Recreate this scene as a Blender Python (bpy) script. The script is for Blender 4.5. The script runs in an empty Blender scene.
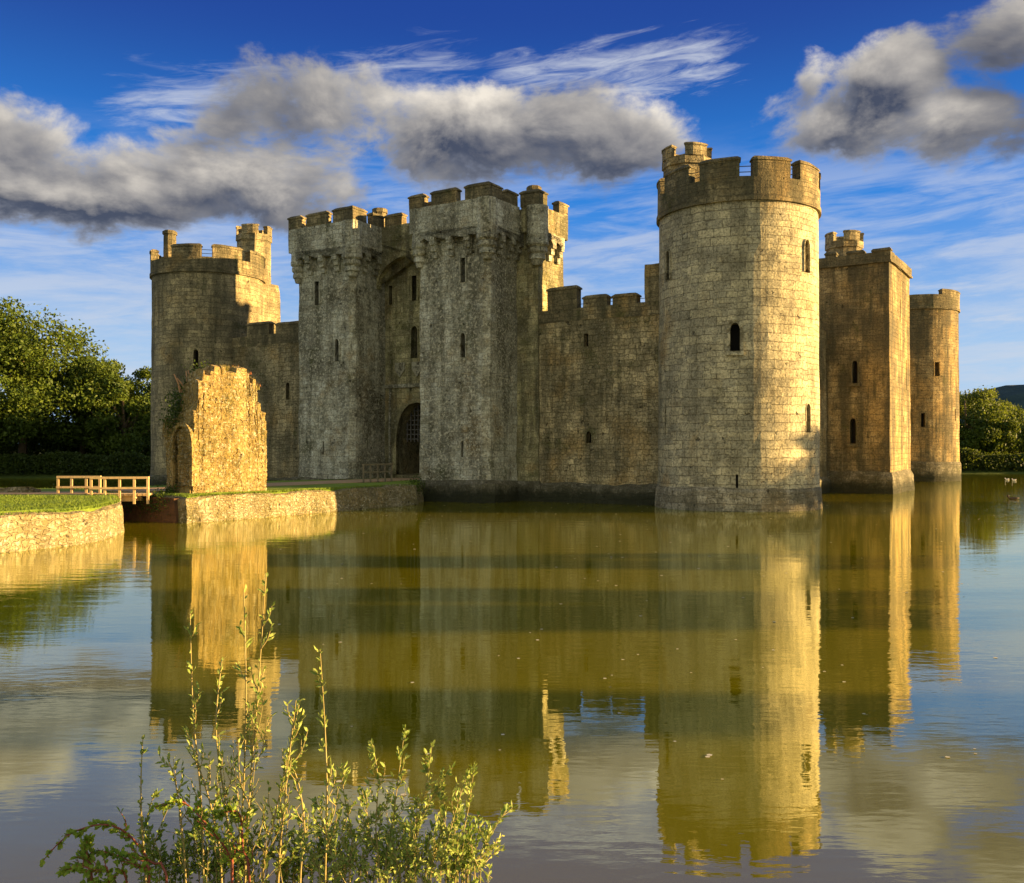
import bpy, bmesh, math, random
from mathutils import Vector, Matrix, noise
random.seed(7)
sc = bpy.context.scene
COL = sc.collection
PI = math.pi; R = math.radians

# ------------------------------------------------------------------ photo geometry
F = 950.0; CX = 512.0; HY = 449.0; EYE = 3.3
O = Vector((12.9, 54.4)); U = Vector((0.538, 0.843)).normalized(); V = Vector((-U.y, U.x))
ROT = math.atan2(-V.y, -V.x)            # castle local x = -V (west), y = U (inwards)
def ray(px, py=HY): return (px-CX)/F, (HY-py)/F            # slopes for unit depth
def L2W(x, y): p = O - V*x + U*y; return p
def W2L(X, Y): d = Vector((X, Y))-O; return (-d.dot(V), d.dot(U))
def on_y(px, py, y):            # castle-local plane y = const
    a, b = ray(px, py)
    d = Vector((a, 1.0)); k = (O.dot(U)+y)/d.dot(U); p = d*k
    return W2L(*p)[0], EYE+b*k
def on_x(px, py, x):
    a, b = ray(px, py)
    d = Vector((a, 1.0)); k = (O.dot(-V)+x)/d.dot(-V); p = d*k
    return W2L(*p)[1], EYE+b*k
def on_circle(px, py, c, r):    # c in castle-local; returns angle (local) and z
    a, b = ray(px, py); cw = L2W(*c); d = Vector((a, 1.0))
    A = d.dot(d); B = -2*d.dot(cw); C = cw.dot(cw)-r*r
    disc = max(0.0, B*B-4*A*C); k = (-B-math.sqrt(disc))/(2*A); p = d*k
    l = W2L(*p)
    return math.atan2(l[1]-c[1], l[0]-c[0]), EYE+b*k

# ------------------------------------------------------------------ node DSL
class N:
    def __init__(s, tree): s.t = tree; s.n = tree.nodes; s.l = tree.links
    def new(s, kind, **kw):
        nd = s.n.new(kind)
        for k, v in kw.items(): setattr(nd, k, v)
        return nd
    def put(s, sock, v):
        if isinstance(v, X): s.l.new(v.s, sock)
        elif v is not None:
            if isinstance(v, (tuple, list)) and len(v) == 3 and len(sock.default_value) == 4: v = (*v, 1)
            sock.default_value = v
    def math(s, op, a, b=None, c=None, clamp=False):
        nd = s.new('ShaderNodeMath', operation=op, use_clamp=clamp)
        s.put(nd.inputs[0], a)
        if b is not None: s.put(nd.inputs[1], b)
        if c is not None: s.put(nd.inputs[2], c)
        return X(s, nd.outputs[0])
    def noise(s, vec, scale, detail=4, rough=.55, dist=0, out=0):
        nd = s.new('ShaderNodeTexNoise'); s.put(nd.inputs['Vector'], vec)
        nd.inputs['Scale'].default_value = scale; nd.inputs['Detail'].default_value = detail
        nd.inputs['Roughness'].default_value = rough; nd.inputs['Distortion'].default_value = dist
        return X(s, nd.outputs[out])
    def ramp(s, v, a, b, c=0.0, d=1.0, smooth=True):
        nd = s.new('ShaderNodeMapRange'); nd.interpolation_type = 'SMOOTHSTEP' if smooth else 'LINEAR'
        s.put(nd.inputs[0], v)
        for i, q in zip((1, 2, 3, 4), (a, b, c, d)): s.put(nd.inputs[i], q)
        return X(s, nd.outputs[0])
    def mix(s, f, a, b, blend='MIX'):
        nd = s.new('ShaderNodeMix', data_type='RGBA', blend_type=blend)
        s.put(nd.inputs[0], f); s.put(nd.inputs[6], a); s.put(nd.inputs[7], b)
        return X(s, nd.outputs[2])
    def sep(s, v):
        nd = s.new('ShaderNodeSeparateXYZ'); s.put(nd.inputs[0], v)
        return [X(s, o) for o in nd.outputs]
    def comb(s, x, y, z):
        nd = s.new('ShaderNodeCombineXYZ')
        for i, v in enumerate((x, y, z)): s.put(nd.inputs[i], v)
        return X(s, nd.outputs[0])
    def vmath(s, op, a, b):
        nd = s.new('ShaderNodeVectorMath', operation=op); s.put(nd.inputs[0], a)
        if op == 'SCALE': s.put(nd.inputs[3], b)
        else: s.put(nd.inputs[1], b)
        return X(s, nd.outputs[0])
    def coord(s, name):
        nd = s.new('ShaderNodeTexCoord'); return X(s, nd.outputs[name])
    def bump(s, h, strength=1, dist=.02, nrm=None):
        nd = s.new('ShaderNodeBump'); nd.inputs['Strength'].default_value = strength
        nd.inputs['Distance'].default_value = dist; s.put(nd.inputs['Height'], h)
        if nrm is not None: s.put(nd.inputs['Normal'], nrm)
        return X(s, nd.outputs[0])
class X:
    def __init__(s, n, sock): s.n = n; s.s = sock
    def __add__(a, b): return a.n.math('ADD', a, b)
    __radd__ = __add__
    def __sub__(a, b): return a.n.math('SUBTRACT', a, b)
    def __rsub__(a, b): return a.n.math('SUBTRACT', b, a)
    def __mul__(a, b): return a.n.math('MULTIPLY', a, b)
    __rmul__ = __mul__
    def __truediv__(a, b): return a.n.math('DIVIDE', a, b)
    def max(a, b): return a.n.math('MAXIMUM', a, b)
    def min(a, b): return a.n.math('MINIMUM', a, b)

def new_mat(name):
    m = bpy.data.materials.new(name); m.use_nodes = True
    g = N(m.node_tree); b = m.node_tree.nodes['Principled BSDF']
    return m, g, b

# ------------------------------------------------------------------ materials
def stone(name, c1, c2, stain=(.09, .085, .05), bw=.8, bh=.44, mort=.02, mortar=(.12, .105, .06), moss=.35, ochre=.3,
          lichen=0.0, streak=.5, seed=0.0, rubble=0.0, wet=0.0, bumpk=1.0, gain=1.6):
    m, g, b = new_mat(name)
    c1 = tuple(min(.66, v*gain) for v in c1); c2 = tuple(min(.72, v*gain) for v in c2)
    uv = g.coord('UV'); ob = g.coord('Object')
    pos = g.vmath('ADD', ob, (seed*7.3, seed*3.1, seed*5.7))
    w = g.vmath('SCALE', g.vmath('SUBTRACT', g.noise(pos, 1.6, 3, out=1), (.5, .5, .5)), .16+.3*rubble)
    uvd = g.vmath('ADD', uv, w)
    br = g.new('ShaderNodeTexBrick'); g.put(br.inputs['Vector'], uvd)
    br.offset = .5; br.squash = .8; br.squash_frequency = 3
    br.inputs['Scale'].default_value = 1; br.inputs['Brick Width'].default_value = bw
    br.inputs['Row Height'].default_value = bh; br.inputs['Mortar Size'].default_value = mort
    br.inputs['Mortar Smooth'].default_value = .5; br.inputs['Bias'].default_value = 0
    br.inputs['Color1'].default_value = (0, 0, 0, 1); br.inputs['Color2'].default_value = (1, 1, 1, 1)
    br.inputs['Mortar'].default_value = (.5, .5, .5, 1)
    b2 = g.new('ShaderNodeTexBrick'); g.put(b2.inputs['Vector'], g.vmath('ADD', uvd, (3.3, bh*.31, 0))); b2.offset = .37; b2.squash = 1.35; b2.squash_frequency = 2
    b2.inputs['Scale'].default_value = 1; b2.inputs['Brick Width'].default_value = bw*.58; b2.inputs['Row Height'].default_value = bh*.66
    b2.inputs['Mortar Size'].default_value = mort*.8; b2.inputs['Mortar Smooth'].default_value = .6
    b2.inputs['Color1'].default_value = (0, 0, 0, 1); b2.inputs['Color2'].default_value = (1, 1, 1, 1); b2.inputs['Mortar'].default_value = (.5, .5, .5, 1)
    pm = g.ramp(g.noise(g.vmath('ADD', pos, (77, 5, 3)), .42, 3, .6), .50, .53)
    tone = g.mix(pm, X(g, br.outputs['Color']), X(g, b2.outputs['Color']))
    joint = X(g, br.outputs['Fac'])*(1-pm)+X(g, b2.outputs['Fac'])*pm
    big = g.noise(pos, .22, 4, .6); mid = g.noise(pos, 1.1, 5, .65); fine = g.noise(pos, 9, 5, .7)
    tn = g.sep(tone)[0]
    col = g.mix(g.ramp(tn*1.1+mid*1.3-.75, 0, 1), c1, c2)
    och = g.noise(g.vmath('ADD', pos, (13, 4, 9)), .38, 5, .6)
    col = g.mix(g.ramp(och, .62-.25*ochre, .78-.2*ochre, 0, .75), col, (.46, .31, .11))
    # vertical streaks and stains of weathering
    st = g.noise(g.vmath('MULTIPLY', pos, (1.0, 1.0, .10)), .95, 5, .6)
    col = g.mix(g.ramp(st, .44, .62, 0, min(1, streak*1.35)), col, stain)
    st2 = g.noise(g.vmath('MULTIPLY', g.vmath('ADD', pos, (9, 3, 0)), (1.0, 1.0, .14)), 2.6, 5, .65)
    col = g.mix(g.ramp(st2, .50, .66, 0, streak), col, (.055, .058, .028))
    col = g.mix(g.ramp(big, .46, .62, 0, .15+streak), col, stain)
    ms = g.noise(g.vmath('ADD', pos, (31, 14, 2)), .55, 6, .7)
    col = g.mix(g.ramp(ms, .62-.2*moss, .74-.1*moss, 0, .7), col, (.075, .085, .02))
    if lichen > 0:
        li = g.noise(pos, 5.5, 5, .75)
        col = g.mix(g.ramp(li, .58-.08*lichen, .64-.06*lichen, 0, .8*min(1, lichen)), col, (.66, .62, .44))
    col = g.mix(g.ramp(fine, .30, .62, .7, 0), col, (.035, .032, .018))
    col = g.mix(g.ramp(mid, .38, .54, .3, 0), col, (.06, .052, .03))
    jm = g.noise(pos, 1.9, 3, .6)
    col = g.mix(joint*g.ramp(jm, .34, .62, .05, .8), col, mortar)
    # holes / lost stones
    hol = g.noise(pos, 2.7, 3, .55)
    col = g.mix(g.ramp(hol, .68, .74, 0, .75), col, (.022, .02, .012))
    if wet > 0:
        z = g.sep(ob)[2]
        wn = g.noise(pos, 1.4, 5, .7)
        col = g.mix(g.ramp(z+wn*1.3, .35+wet, 1.05+wet, .9, 0), col, (.022, .025, .012))
    g.put(b.inputs['Base Color'], col); b.inputs['Roughness'].default_value = .93
    b.inputs['Specular IOR Level'].default_value = .2
    h = (1-joint)*1.0 + tn*.5 + fine*.9 + mid*1.0 - g.ramp(hol, .66, .74)*2.0
    g.put(b.inputs['Normal'], g.bump(h, .9, .05*bumpk))
    return m

def plain(name, c1, c2, scale=3, rough=.9, bump=.01, stretch=(1, 1, 1)):
    m, g, b = new_mat(name)
    pos = g.vmath('MULTIPLY', g.coord('Object'), stretch)
    n = g.noise(pos, scale, 6, .65); n2 = g.noise(pos, scale*.17, 3)
    g.put(b.inputs['Base Color'], g.mix(g.ramp(n*.6+n2*.4, .35, .65), c1, c2))
    b.inputs['Roughness'].default_value = rough; b.inputs['Specular IOR Level'].default_value = .25
    if bump: g.put(b.inputs['Normal'], g.bump(n, 1, bump))
    return m

def leafmat(name, c1, c2, c3=None, scale=.5, trans=.35):
    m, g, b = new_mat(name)
    ob = g.coord('Object')
    n = g.noise(ob, scale, 3, .6); n2 = g.noise(ob, scale*14, 2, .5)
    col = g.mix(g.ramp(n*.55+n2*.45, .36, .64), c1, c2)
    if c3: col = g.mix(g.ramp(n2, .62, .72), col, c3)
    g.put(b.inputs['Base Color'], col); b.inputs['Roughness'].default_value = .6
    b.inputs['Specular IOR Level'].default_value = .25
    tr = g.new('ShaderNodeBsdfTranslucent'); g.put(tr.inputs[0], g.mix(.5, col, (.25, .3, .03)))
    mx = g.new('ShaderNodeMixShader'); mx.inputs[0].default_value = trans
    g.l.new(b.outputs[0], mx.inputs[1]); g.l.new(tr.outputs[0], mx.inputs[2])
    g.l.new(mx.outputs[0], m.node_tree.nodes['Material Output'].inputs[0])
    return m

M = {}
M['drum'] = stone('pale_ashlar', (.30, .275, .18), (.44, .39, .235), bw=.95, bh=.47, mort=.022, mortar=(.10, .085, .045), moss=.05, ochre=.22, streak=.2, seed=1, lichen=.3)
M['ne'] = stone('olive_ashlar', (.20, .17, .095), (.32, .265, .14), bw=.95, bh=.45, moss=.2, ochre=.35, streak=.4, seed=2, gain=1.75)
M['gate'] = stone('grey_lichen_stone', (.25, .24, .17), (.40, .38, .28), bw=.7, bh=.4, mortar=(.36, .34, .24), moss=.45, ochre=.3, lichen=1.0, streak=.5, seed=3, gain=2.0)
M['gateb'] = stone('green_stained_stone', (.20, .185, .09), (.31, .28, .15), bw=.7, bh=.4, mortar=(.26, .23, .12), moss=.6, ochre=.45, lichen=.4, streak=.55, seed=4, gain=2.0)
M['curtain'] = stone('ochre_rubble_stone', (.22, .185, .10), (.34, .28, .15), bw=.5, bh=.33, mortar=(.09, .075, .03), moss=.45, ochre=.6, lichen=.3, streak=.45, seed=5, rubble=.5, gain=2.1)
M['west'] = stone('brown_ashlar', (.24, .18, .085), (.37, .29, .14), bw=.85, bh=.42, moss=.25, ochre=.9, streak=.6, seed=6, gain=1.4)
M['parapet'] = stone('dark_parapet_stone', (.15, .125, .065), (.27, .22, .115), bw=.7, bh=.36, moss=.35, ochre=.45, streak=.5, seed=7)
M['plinth'] = stone('wet_plinth_stone', (.13, .12, .075), (.25, .23, .16), bw=.6, bh=.35, moss=.5, ochre=.15, lichen=.35, streak=.5, seed=8, wet=.75, rubble=.5, gain=1.1)
M['plinthpale'] = stone('tide_marked_stone', (.20, .18, .12), (.33, .30, .21), bw=.7, bh=.4, moss=.25, ochre=.2, lichen=.3, streak=.4, seed=9, wet=-.25, rubble=.2)
M['ruin'] = stone('golden_rubble', (.42, .33, .13), (.58, .47, .20), stain=(.20, .15, .035), bw=.34, bh=.2, mort=.03, mortar=(.36, .26, .09), moss=.75, ochre=.95, lichen=.7, streak=.6, seed=10, rubble=1.4, bumpk=2.2, gain=1.05)
M['bank'] = stone('pale_retaining_rubble', (.36, .30, .17), (.52, .44, .28), stain=(.22, .18, .06), bw=.42, bh=.22, mort=.05, mortar=(.20, .17, .07), moss=.85, ochre=.3, lichen=.7, streak=.3, seed=11, rubble=1.8, bumpk=2, gain=.95)
M['dark'] = plain('painted_void_shade', (.012, .011, .009), (.02, .018, .013), 4)  # near-black colour imitating the shade inside openings
M['grass'] = plain('mown_grass', (.12, .19, .015), (.20, .28, .03), 6, bump=.03)
M['path'] = plain('sandy_path', (.36, .24, .13), (.45, .31, .17), 4)
M['timber'] = plain('weathered_rail_timber', (.50, .35, .16), (.62, .45, .22), 5, stretch=(1, 1, .4))
M['rust'] = plain('rusty_brown_bank', (.06, .034, .018), (.11, .055, .026), 2.5, bump=.15)
M['iron'] = plain('grey_iron', (.10, .10, .09), (.16, .15, .13), 8)
M['bark'] = plain('bark', (.10, .075, .045), (.19, .14, .08), 3, bump=.05, stretch=(1, 1, .3))
M['twig'] = plain('pale_twig', (.26, .22, .07), (.38, .30, .12), 30, rough=.6, bump=0)
M['redtwig'] = plain('red_twig', (.20, .05, .03), (.30, .09, .05), 30, rough=.5, bump=0)
M['oak'] = leafmat('oak_leaves', (.022, .05, .005), (.10, .145, .012), scale=.5, trans=.25)
M['oak2'] = leafmat('darker_oak_leaves', (.02, .045, .005), (.08, .125, .010), scale=.5, trans=.25)
M['field'] = leafmat('far_maple_leaves', (.05, .085, .01), (.12, .16, .02), scale=.3)
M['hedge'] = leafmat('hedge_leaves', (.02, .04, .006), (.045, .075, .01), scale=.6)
M['ivy'] = leafmat('ivy_leaves', (.02, .045, .006), (.055, .09, .012), scale=3)
M['leaf'] = leafmat('willow_shrub_leaves', (.16, .26, .045), (.38, .44, .11), (.52, .46, .17), scale=9, trans=.3)
M['leafdark'] = leafmat('blackthorn_leaves', (.09, .18, .025), (.26, .35, .06), (.50, .48, .12), scale=9, trans=.3)
M['rose'] = leafmat('rose_leaves', (.14, .26, .02), (.34, .44, .05), (.40, .40, .04), scale=9, trans=.4)
M['drygrass'] = leafmat('dry_grass', (.22, .20, .05), (.38, .30, .10), scale=6)
M['redsprig'] = leafmat('red_sprigs', (.30, .07, .03), (.42, .16, .06), scale=6)
M['white'] = plain('white_feathers', (.75, .74, .70), (.85, .84, .8), 20, bump=0)
M['brownbird'] = plain('brown_feathers', (.06, .045, .03), (.11, .08, .05), 20, bump=0)

# ------------------------------------------------------------------ object helpers
def link(name, me, mat, parent=None):
    o = bpy.data.objects.new(name, me); COL.objects.link(o)
    if mat is not None: me.materials.append(mat)
    if parent is not None: o.parent = parent
    return o
def tag(o, label=None, cat=None, group=None, kind=None):
    if label: o['label'] = label
    if cat: o['category'] = cat
    if group: o['group'] = group
    if kind: o['kind'] = kind
    return o
def thing(name, loc, rz, label, cat, group=None):
    e = bpy.data.objects.new(name, None); COL.objects.link(e); e.location = loc; e.rotation_euler = (0, 0, rz)
    e.empty_display_size = .2
    return tag(e, label, cat, group)
def build(name, bm, mat, parent=None, smooth=False, jitter=0.0):
    if jitter:
        for v in bm.verts:
            v.co += noise.noise_vector(v.co*1.3)*jitter + noise.noise_vector(v.co*.37+Vector((5, 2, 8)))*jitter*1.6
    bmesh.ops.recalc_face_normals(bm, faces=bm.faces)
    me = bpy.data.meshes.new(name); bm.to_mesh(me); bm.free()
    if smooth:
        for p in me.polygons: p.use_smooth = True
    return link(name, me, mat, parent)
def NB():
    bm = bmesh.new(); bm.loops.layers.uv.new('UVMap'); return bm

def resample(poly, step):
    out = []
    n = len(poly)
    for i in range(n):
        a = Vector(poly[i][:2]); b = Vector(poly[(i+1) % n][:2]); k = max(1, int(math.ceil((b-a).length/step)))
        for j in range(k): out.append((i, j/k))
    return out
def loft(bm, rings, step=.7, cap=True, capb=True, hstep=None, uo=0.0):
    """rings: [(polygon [(x,y)..], z)] all polygons with the same count; z may be a function of (x,y)"""
    uv = bm.loops.layers.uv.verify()
    sm = resample(rings[0][0], step) if step else [(i, 0) for i in range(len(rings[0][0]))]
    def sample(poly):
        n = len(poly); o = []
        for i, f in sm:
            a = poly[i]; b = poly[(i+1) % n]; o.append((a[0]+(b[0]-a[0])*f, a[1]+(b[1]-a[1])*f))
        return o
    hs = hstep or step or 1e9
    R_ = []
    for k, (poly, z) in enumerate(rings):
        cur = (sample(poly), z)
        if k:
            p0, z0 = R_[-1]; m = max(1, int(math.ceil(abs(z-z0)/hs)))
            for j in range(1, m):
                f = j/m; R_.append(([(a[0]+(b[0]-a[0])*f, a[1]+(b[1]-a[1])*f) for a, b in zip(p0, cur[0])], z0+(z-z0)*f))
        R_.append(cur)
    base = R_[0][0]; n = len(base); cu = [uo]
    for i in range(n):
        a = base[i]; b = base[(i+1) % n]; cu.append(cu[-1]+math.hypot(b[0]-a[0], b[1]-a[1]))
    vs = [[bm.verts.new((p[0], p[1], z)) for p in pts] for pts, z in R_]
    vv = [0.0]
    for k in range(1, len(R_)):
        p0, z0 = R_[k-1]; p1, z1 = R_[k]; vv.append(vv[-1]+max(abs(z1-z0), 1e-4) if abs(z1-z0) > .02 else vv[-1]+math.hypot(p1[0][0]-p0[0][0], p1[0][1]-p0[0][1]))
    off = R_[0][1]
    for k in range(len(R_)-1):
        for i in range(n):
            j = (i+1) % n
            f = bm.faces.new((vs[k][i], vs[k][j], vs[k+1][j], vs[k+1][i]))
            for lp, c in zip(f.loops, ((cu[i], vv[k]), (cu[i+1], vv[k]), (cu[i+1], vv[k+1]), (cu[i], vv[k+1]))): lp[uv].uv = (c[0], c[1]+off)
    if cap:
        f = bm.faces.new(vs[-1])
        for lp in f.loops: lp[uv].uv = lp.vert.co.xy
    if capb:
        f = bm.faces.new(list(reversed(vs[0])))
        for lp in f.loops: lp[uv].uv = lp.vert.co.xy
def rect(x0, x1, y0, y1): return [(x0, y0), (x1, y0), (x1, y1), (x0, y1)]
def grow(poly, d):  # for convex ccw polygons
    n = len(poly); out = []
    for i in range(n):
        p = Vector(poly[i-1]); q = Vector(poly[i]); r = Vector(poly[(i+1) % n])
        a = (q-p).normalized(); b = (r-q).normalized(); na = Vector((a.y, -a.x)); nb = Vector((b.y, -b.x))
        m = (na+nb); m = m/max(.2, m.length_squared)*2
        out.append((q.x+m.x*d, q.y+m.y*d))
    return out
def circ(c, r, n=72, a0=0.0): return [(c[0]+r*math.cos(a0+2*PI*i/n), c[1]+r*math.sin(a0+2*PI*i/n)) for i in range(n)]
def box(bm, x0, x1, y0, y1, z0, z1, step=None): loft(bm, [(rect(x0, x1, y0, y1), z0), (rect(x0, x1, y0, y1), z1)], step)
def tube(bm, pts, r0, r1=None, seg=6, close=True):
    r1 = r0 if r1 is None else r1; uv = bm.loops.layers.uv.verify(); rings = []
    pts = [Vector(p) for p in pts]; n = len(pts); up = Vector((.13, .31, .94))
    for i, p in enumerate(pts):
        d = (pts[min(i+1, n-1)]-pts[max(i-1, 0)]).normalized()
        a = d.cross(up)
        if a.length < .05: a = d.cross(Vector((1, 0, 0)))
        a.normalize(); b = d.cross(a); r = r0+(r1-r0)*i/(n-1)
        rings.append([bm.verts.new(p+(a*math.cos(2*PI*k/seg)+b*math.sin(2*PI*k/seg))*r) for k in range(seg)])
    for i in range(n-1):
        for k in range(seg):
            bm.faces.new((rings[i][k], rings[i][(k+1) % seg], rings[i+1][(k+1) % seg], rings[i+1][k]))
    if close: bm.faces.new(list(reversed(rings[0]))); bm.faces.new(rings[-1])

# ------------------------------------------------------------------ castle
castle = thing('castle', (O.x, O.y, 0), ROT, 'medieval sandstone castle with round corner towers and battlements rising from the moat', 'castle')

class Body:
    """a wall or tower: one mesh, with openings cut through its faces"""
    def __init__(s, name, mat, label=None):
        s.name = name; s.bm = NB(); s.mat = mat; s.cut = NB(); s.ncut = 0; s.kids = []; s.label = label
    def arch(s, w, h, pointed=True, n=6):
        hw = w/2; pts = [(-hw, 0), (hw, 0)]
        if pointed is None: return pts+[(hw, h), (-hw, h)]
        if pointed:
            rise = min(w*.85, h*.6); sp = h-rise
            for i in range(n+1):
                f = i/n; pts.append((hw*math.cos(f*PI/2)**.8 if f < 1 else 0, sp+rise*math.sin(f*PI/2)**1.0))
            for i in range(n-1, -1, -1):
                f = i/n; pts.append((-hw*math.cos(f*PI/2)**.8, sp+rise*math.sin(f*PI/2)))
        else:
            sp = h-hw
            for i in range(2*n+1): a = PI*i/(2*n); pts.append((hw*math.cos(a), sp+hw*math.sin(a)))
        return pts
    def opening(s, org, nrm, w, h, depth=.55, kind=True, frame=.12, sill=False, proud=.04, shade_plate=True, nm='window', label=None):
        org = Vector(org); nrm = Vector((*nrm, 0)).normalized(); tan = Vector((-nrm.y, nrm.x, 0)); up = Vector((0, 0, 1))
        P = s.arch(w, h, kind)
        def at(p, d): return org+tan*p[0]+up*p[1]+nrm*d
        f = [s.cut.verts.new(at(p, .35)) for p in P]; b = [s.cut.verts.new(at(p, -depth)) for p in P]
        s.cut.faces.new(f); s.cut.faces.new(list(reversed(b)))
        for i in range(len(P)):
            j = (i+1) % len(P); s.cut.faces.new((f[j], f[i], b[i], b[j]))
        s.ncut += 1
        q = NB()
        if shade_plate:
            vs = [q.verts.new(at((p[0]*.98, p[1]*.995+.002), -depth+.03)) for p in P]; q.faces.new(vs)  # dark back plate paints the shade deep in the opening
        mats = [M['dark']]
        if frame > 0:
            G = s.arch(w+2*frame, h+frame, kind)
            fi = [q.verts.new(at(p, proud)) for p in P]; fo = [q.verts.new(at(p, proud)) for p in G]
            bi = [q.verts.new(at(p, -.3)) for p in P]; bo = [q.verts.new(at(p, -.3)) for p in G]
            n = len(P)
            for i in range(n):
                j = (i+1) % n
                for a in ((fo[i], fo[j], fi[j], fi[i]), (fi[i], fi[j], bi[j], bi[i]), (fo[j], fo[i], bo[i], bo[j])):
                    try: q.faces.new(a).material_index = 1
                    except ValueError: pass
            mats.append(s.mat)
        if sill:
            for a, b_ in (((-w/2-.22), (w/2+.22)),):
                c = [at(p, d) for d in (proud+.12, -.1) for p in ((a, -.22), (b_, -.22), (b_, 0.0), (a, 0.0))]
                v = [q.verts.new(x) for x in c]
                for fc in ((0, 1, 2, 3), (4, 7, 6, 5), (0, 4, 5, 1), (1, 5, 6, 2), (2, 6, 7, 3), (3, 7, 4, 0)):
                    q.faces.new([v[k] for k in fc]).material_index = 1
            if len(mats) < 2: mats.append(s.mat)
        bmesh.ops.recalc_face_normals(q, faces=q.faces)
        me = bpy.data.meshes.new(nm); q.to_mesh(me); q.free()
        for m_ in mats: me.materials.append(m_)
        s.kids.append((nm, me, label))
    def done(s, parent=castle, jitter=.03, smooth=False):
        o = build(s.name, s.bm, s.mat, parent, smooth, jitter)
        if s.ncut:
            bmesh.ops.recalc_face_normals(s.cut, faces=s.cut.faces)
            cm = bpy.data.meshes.new('cutter'); s.cut.to_mesh(cm)
            c = bpy.data.objects.new('cutter', cm); COL.objects.link(c); c.parent = parent
            md = o.modifiers.new('b', 'BOOLEAN'); md.operation = 'DIFFERENCE'; md.solver = 'EXACT'; md.object = c
            bpy.context.view_layer.update()
            dg = bpy.context.evaluated_depsgraph_get(); me = bpy.data.meshes.new_from_object(o.evaluated_get(dg))
            o.modifiers.clear(); old = o.data; o.data = me; bpy.data.meshes.remove(old)
            bpy.data.objects.remove(c); bpy.data.meshes.remove(cm)
        s.cut.free()
        if s.label: o['label'] = s.label
        for nm, me, lb in s.kids:
            k = bpy.data.objects.new(nm, me); COL.objects.link(k); k.parent = o
            if lb: k['label'] = lb
        return o

def merlon_box(poly, z0, z1, parent, mat=None, slope=.12):
    bm = NB(); z1 += random.uniform(-.05, .05)
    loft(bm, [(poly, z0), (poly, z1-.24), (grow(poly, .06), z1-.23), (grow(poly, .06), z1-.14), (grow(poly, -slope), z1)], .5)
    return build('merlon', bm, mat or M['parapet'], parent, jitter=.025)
def arcpoly(c, r0, r1, a0, a1, n=8):
    return [(c[0]+r1*math.cos(a0+(a1-a0)*i/n), c[1]+r1*math.sin(a0+(a1-a0)*i/n)) for i in range(n+1)] + \
           [(c[0]+r0*math.cos(a1-(a1-a0)*i/n), c[1]+r0*math.sin(a1-(a1-a0)*i/n)) for i in range(n+1)]
def merlon_arc(c, ro, th, a0, a1, z0, z1, parent):
    bm = NB()
    A = lambda g: arcpoly(c, ro-th-g, ro+g, a0-g/ro, a1+g/ro)
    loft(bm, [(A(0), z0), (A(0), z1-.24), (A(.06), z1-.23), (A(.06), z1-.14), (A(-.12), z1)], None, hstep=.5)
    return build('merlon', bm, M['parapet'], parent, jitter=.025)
def annulus(bm, c, ri, ro, z0, z1, n=72):
    uv = bm.loops.layers.uv.verify()
    rows = []
    for r, z in ((ri, z0), (ro, z0), (ro, z1), (ri, z1)):
        rows.append([bm.verts.new((c[0]+r*math.cos(2*PI*i/n), c[1]+r*math.sin(2*PI*i/n), z)) for i in range(n)])
    vv = (0, ro-ri, ro-ri+z1-z0, 2*(ro-ri)+z1-z0, 2*(ro-ri)+2*(z1-z0))
    for k in range(4):
        A = rows[k]; B = rows[(k+1) % 4]
        for i in range(n):
            j = (i+1) % n; f = bm.faces.new((A[i], A[j], B[j], B[i]))
            for lp, q in zip(f.loops, ((i, k), (i+1, k), (i+1, k+1), (i, k+1))): lp[uv].uv = (q[0]*2*PI*ro/n, vv[q[1]]+z0)
def turret(c, r, z0, z1, parent, sides=8, crown=True, a0=.3, mer=.75, name='stair_turret'):
    bm = NB(); P = circ(c, r, sides, a0); G = circ(c, r+.1, sides, a0)
    zs = z1-mer if crown else z1-.35
    loft(bm, [(P, z0), (P, zs-.55), (G, zs-.5), (G, zs)] if crown else [(P, z0), (P, zs), (G, zs+.02), (G, z1-.1), (circ(c, r*.9, sides, a0), z1)], .5)
    if crown:
        for k in range(0, sides, 2):
            a = a0+2*PI*(k)/sides; b = a0+2*PI*(k+1.25)/sides
            A = lambda g: arcpoly(c, r-.35-g, r+.08+g, a-g/r, b+g/r, 3)
            loft(bm, [(A(0), zs-.05), (A(0), z1-.16), (A(.05), z1-.15), (A(.05), z1-.08), (A(-.05), z1)], None)
    return build(name, bm, M['parapet'] if not crown else M['ne'], parent, jitter=.03)
def rail(bm, pts, r=.03):
    for a, b in zip(pts, pts[1:]): tube(bm, (a, b), r, seg=5)

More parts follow.
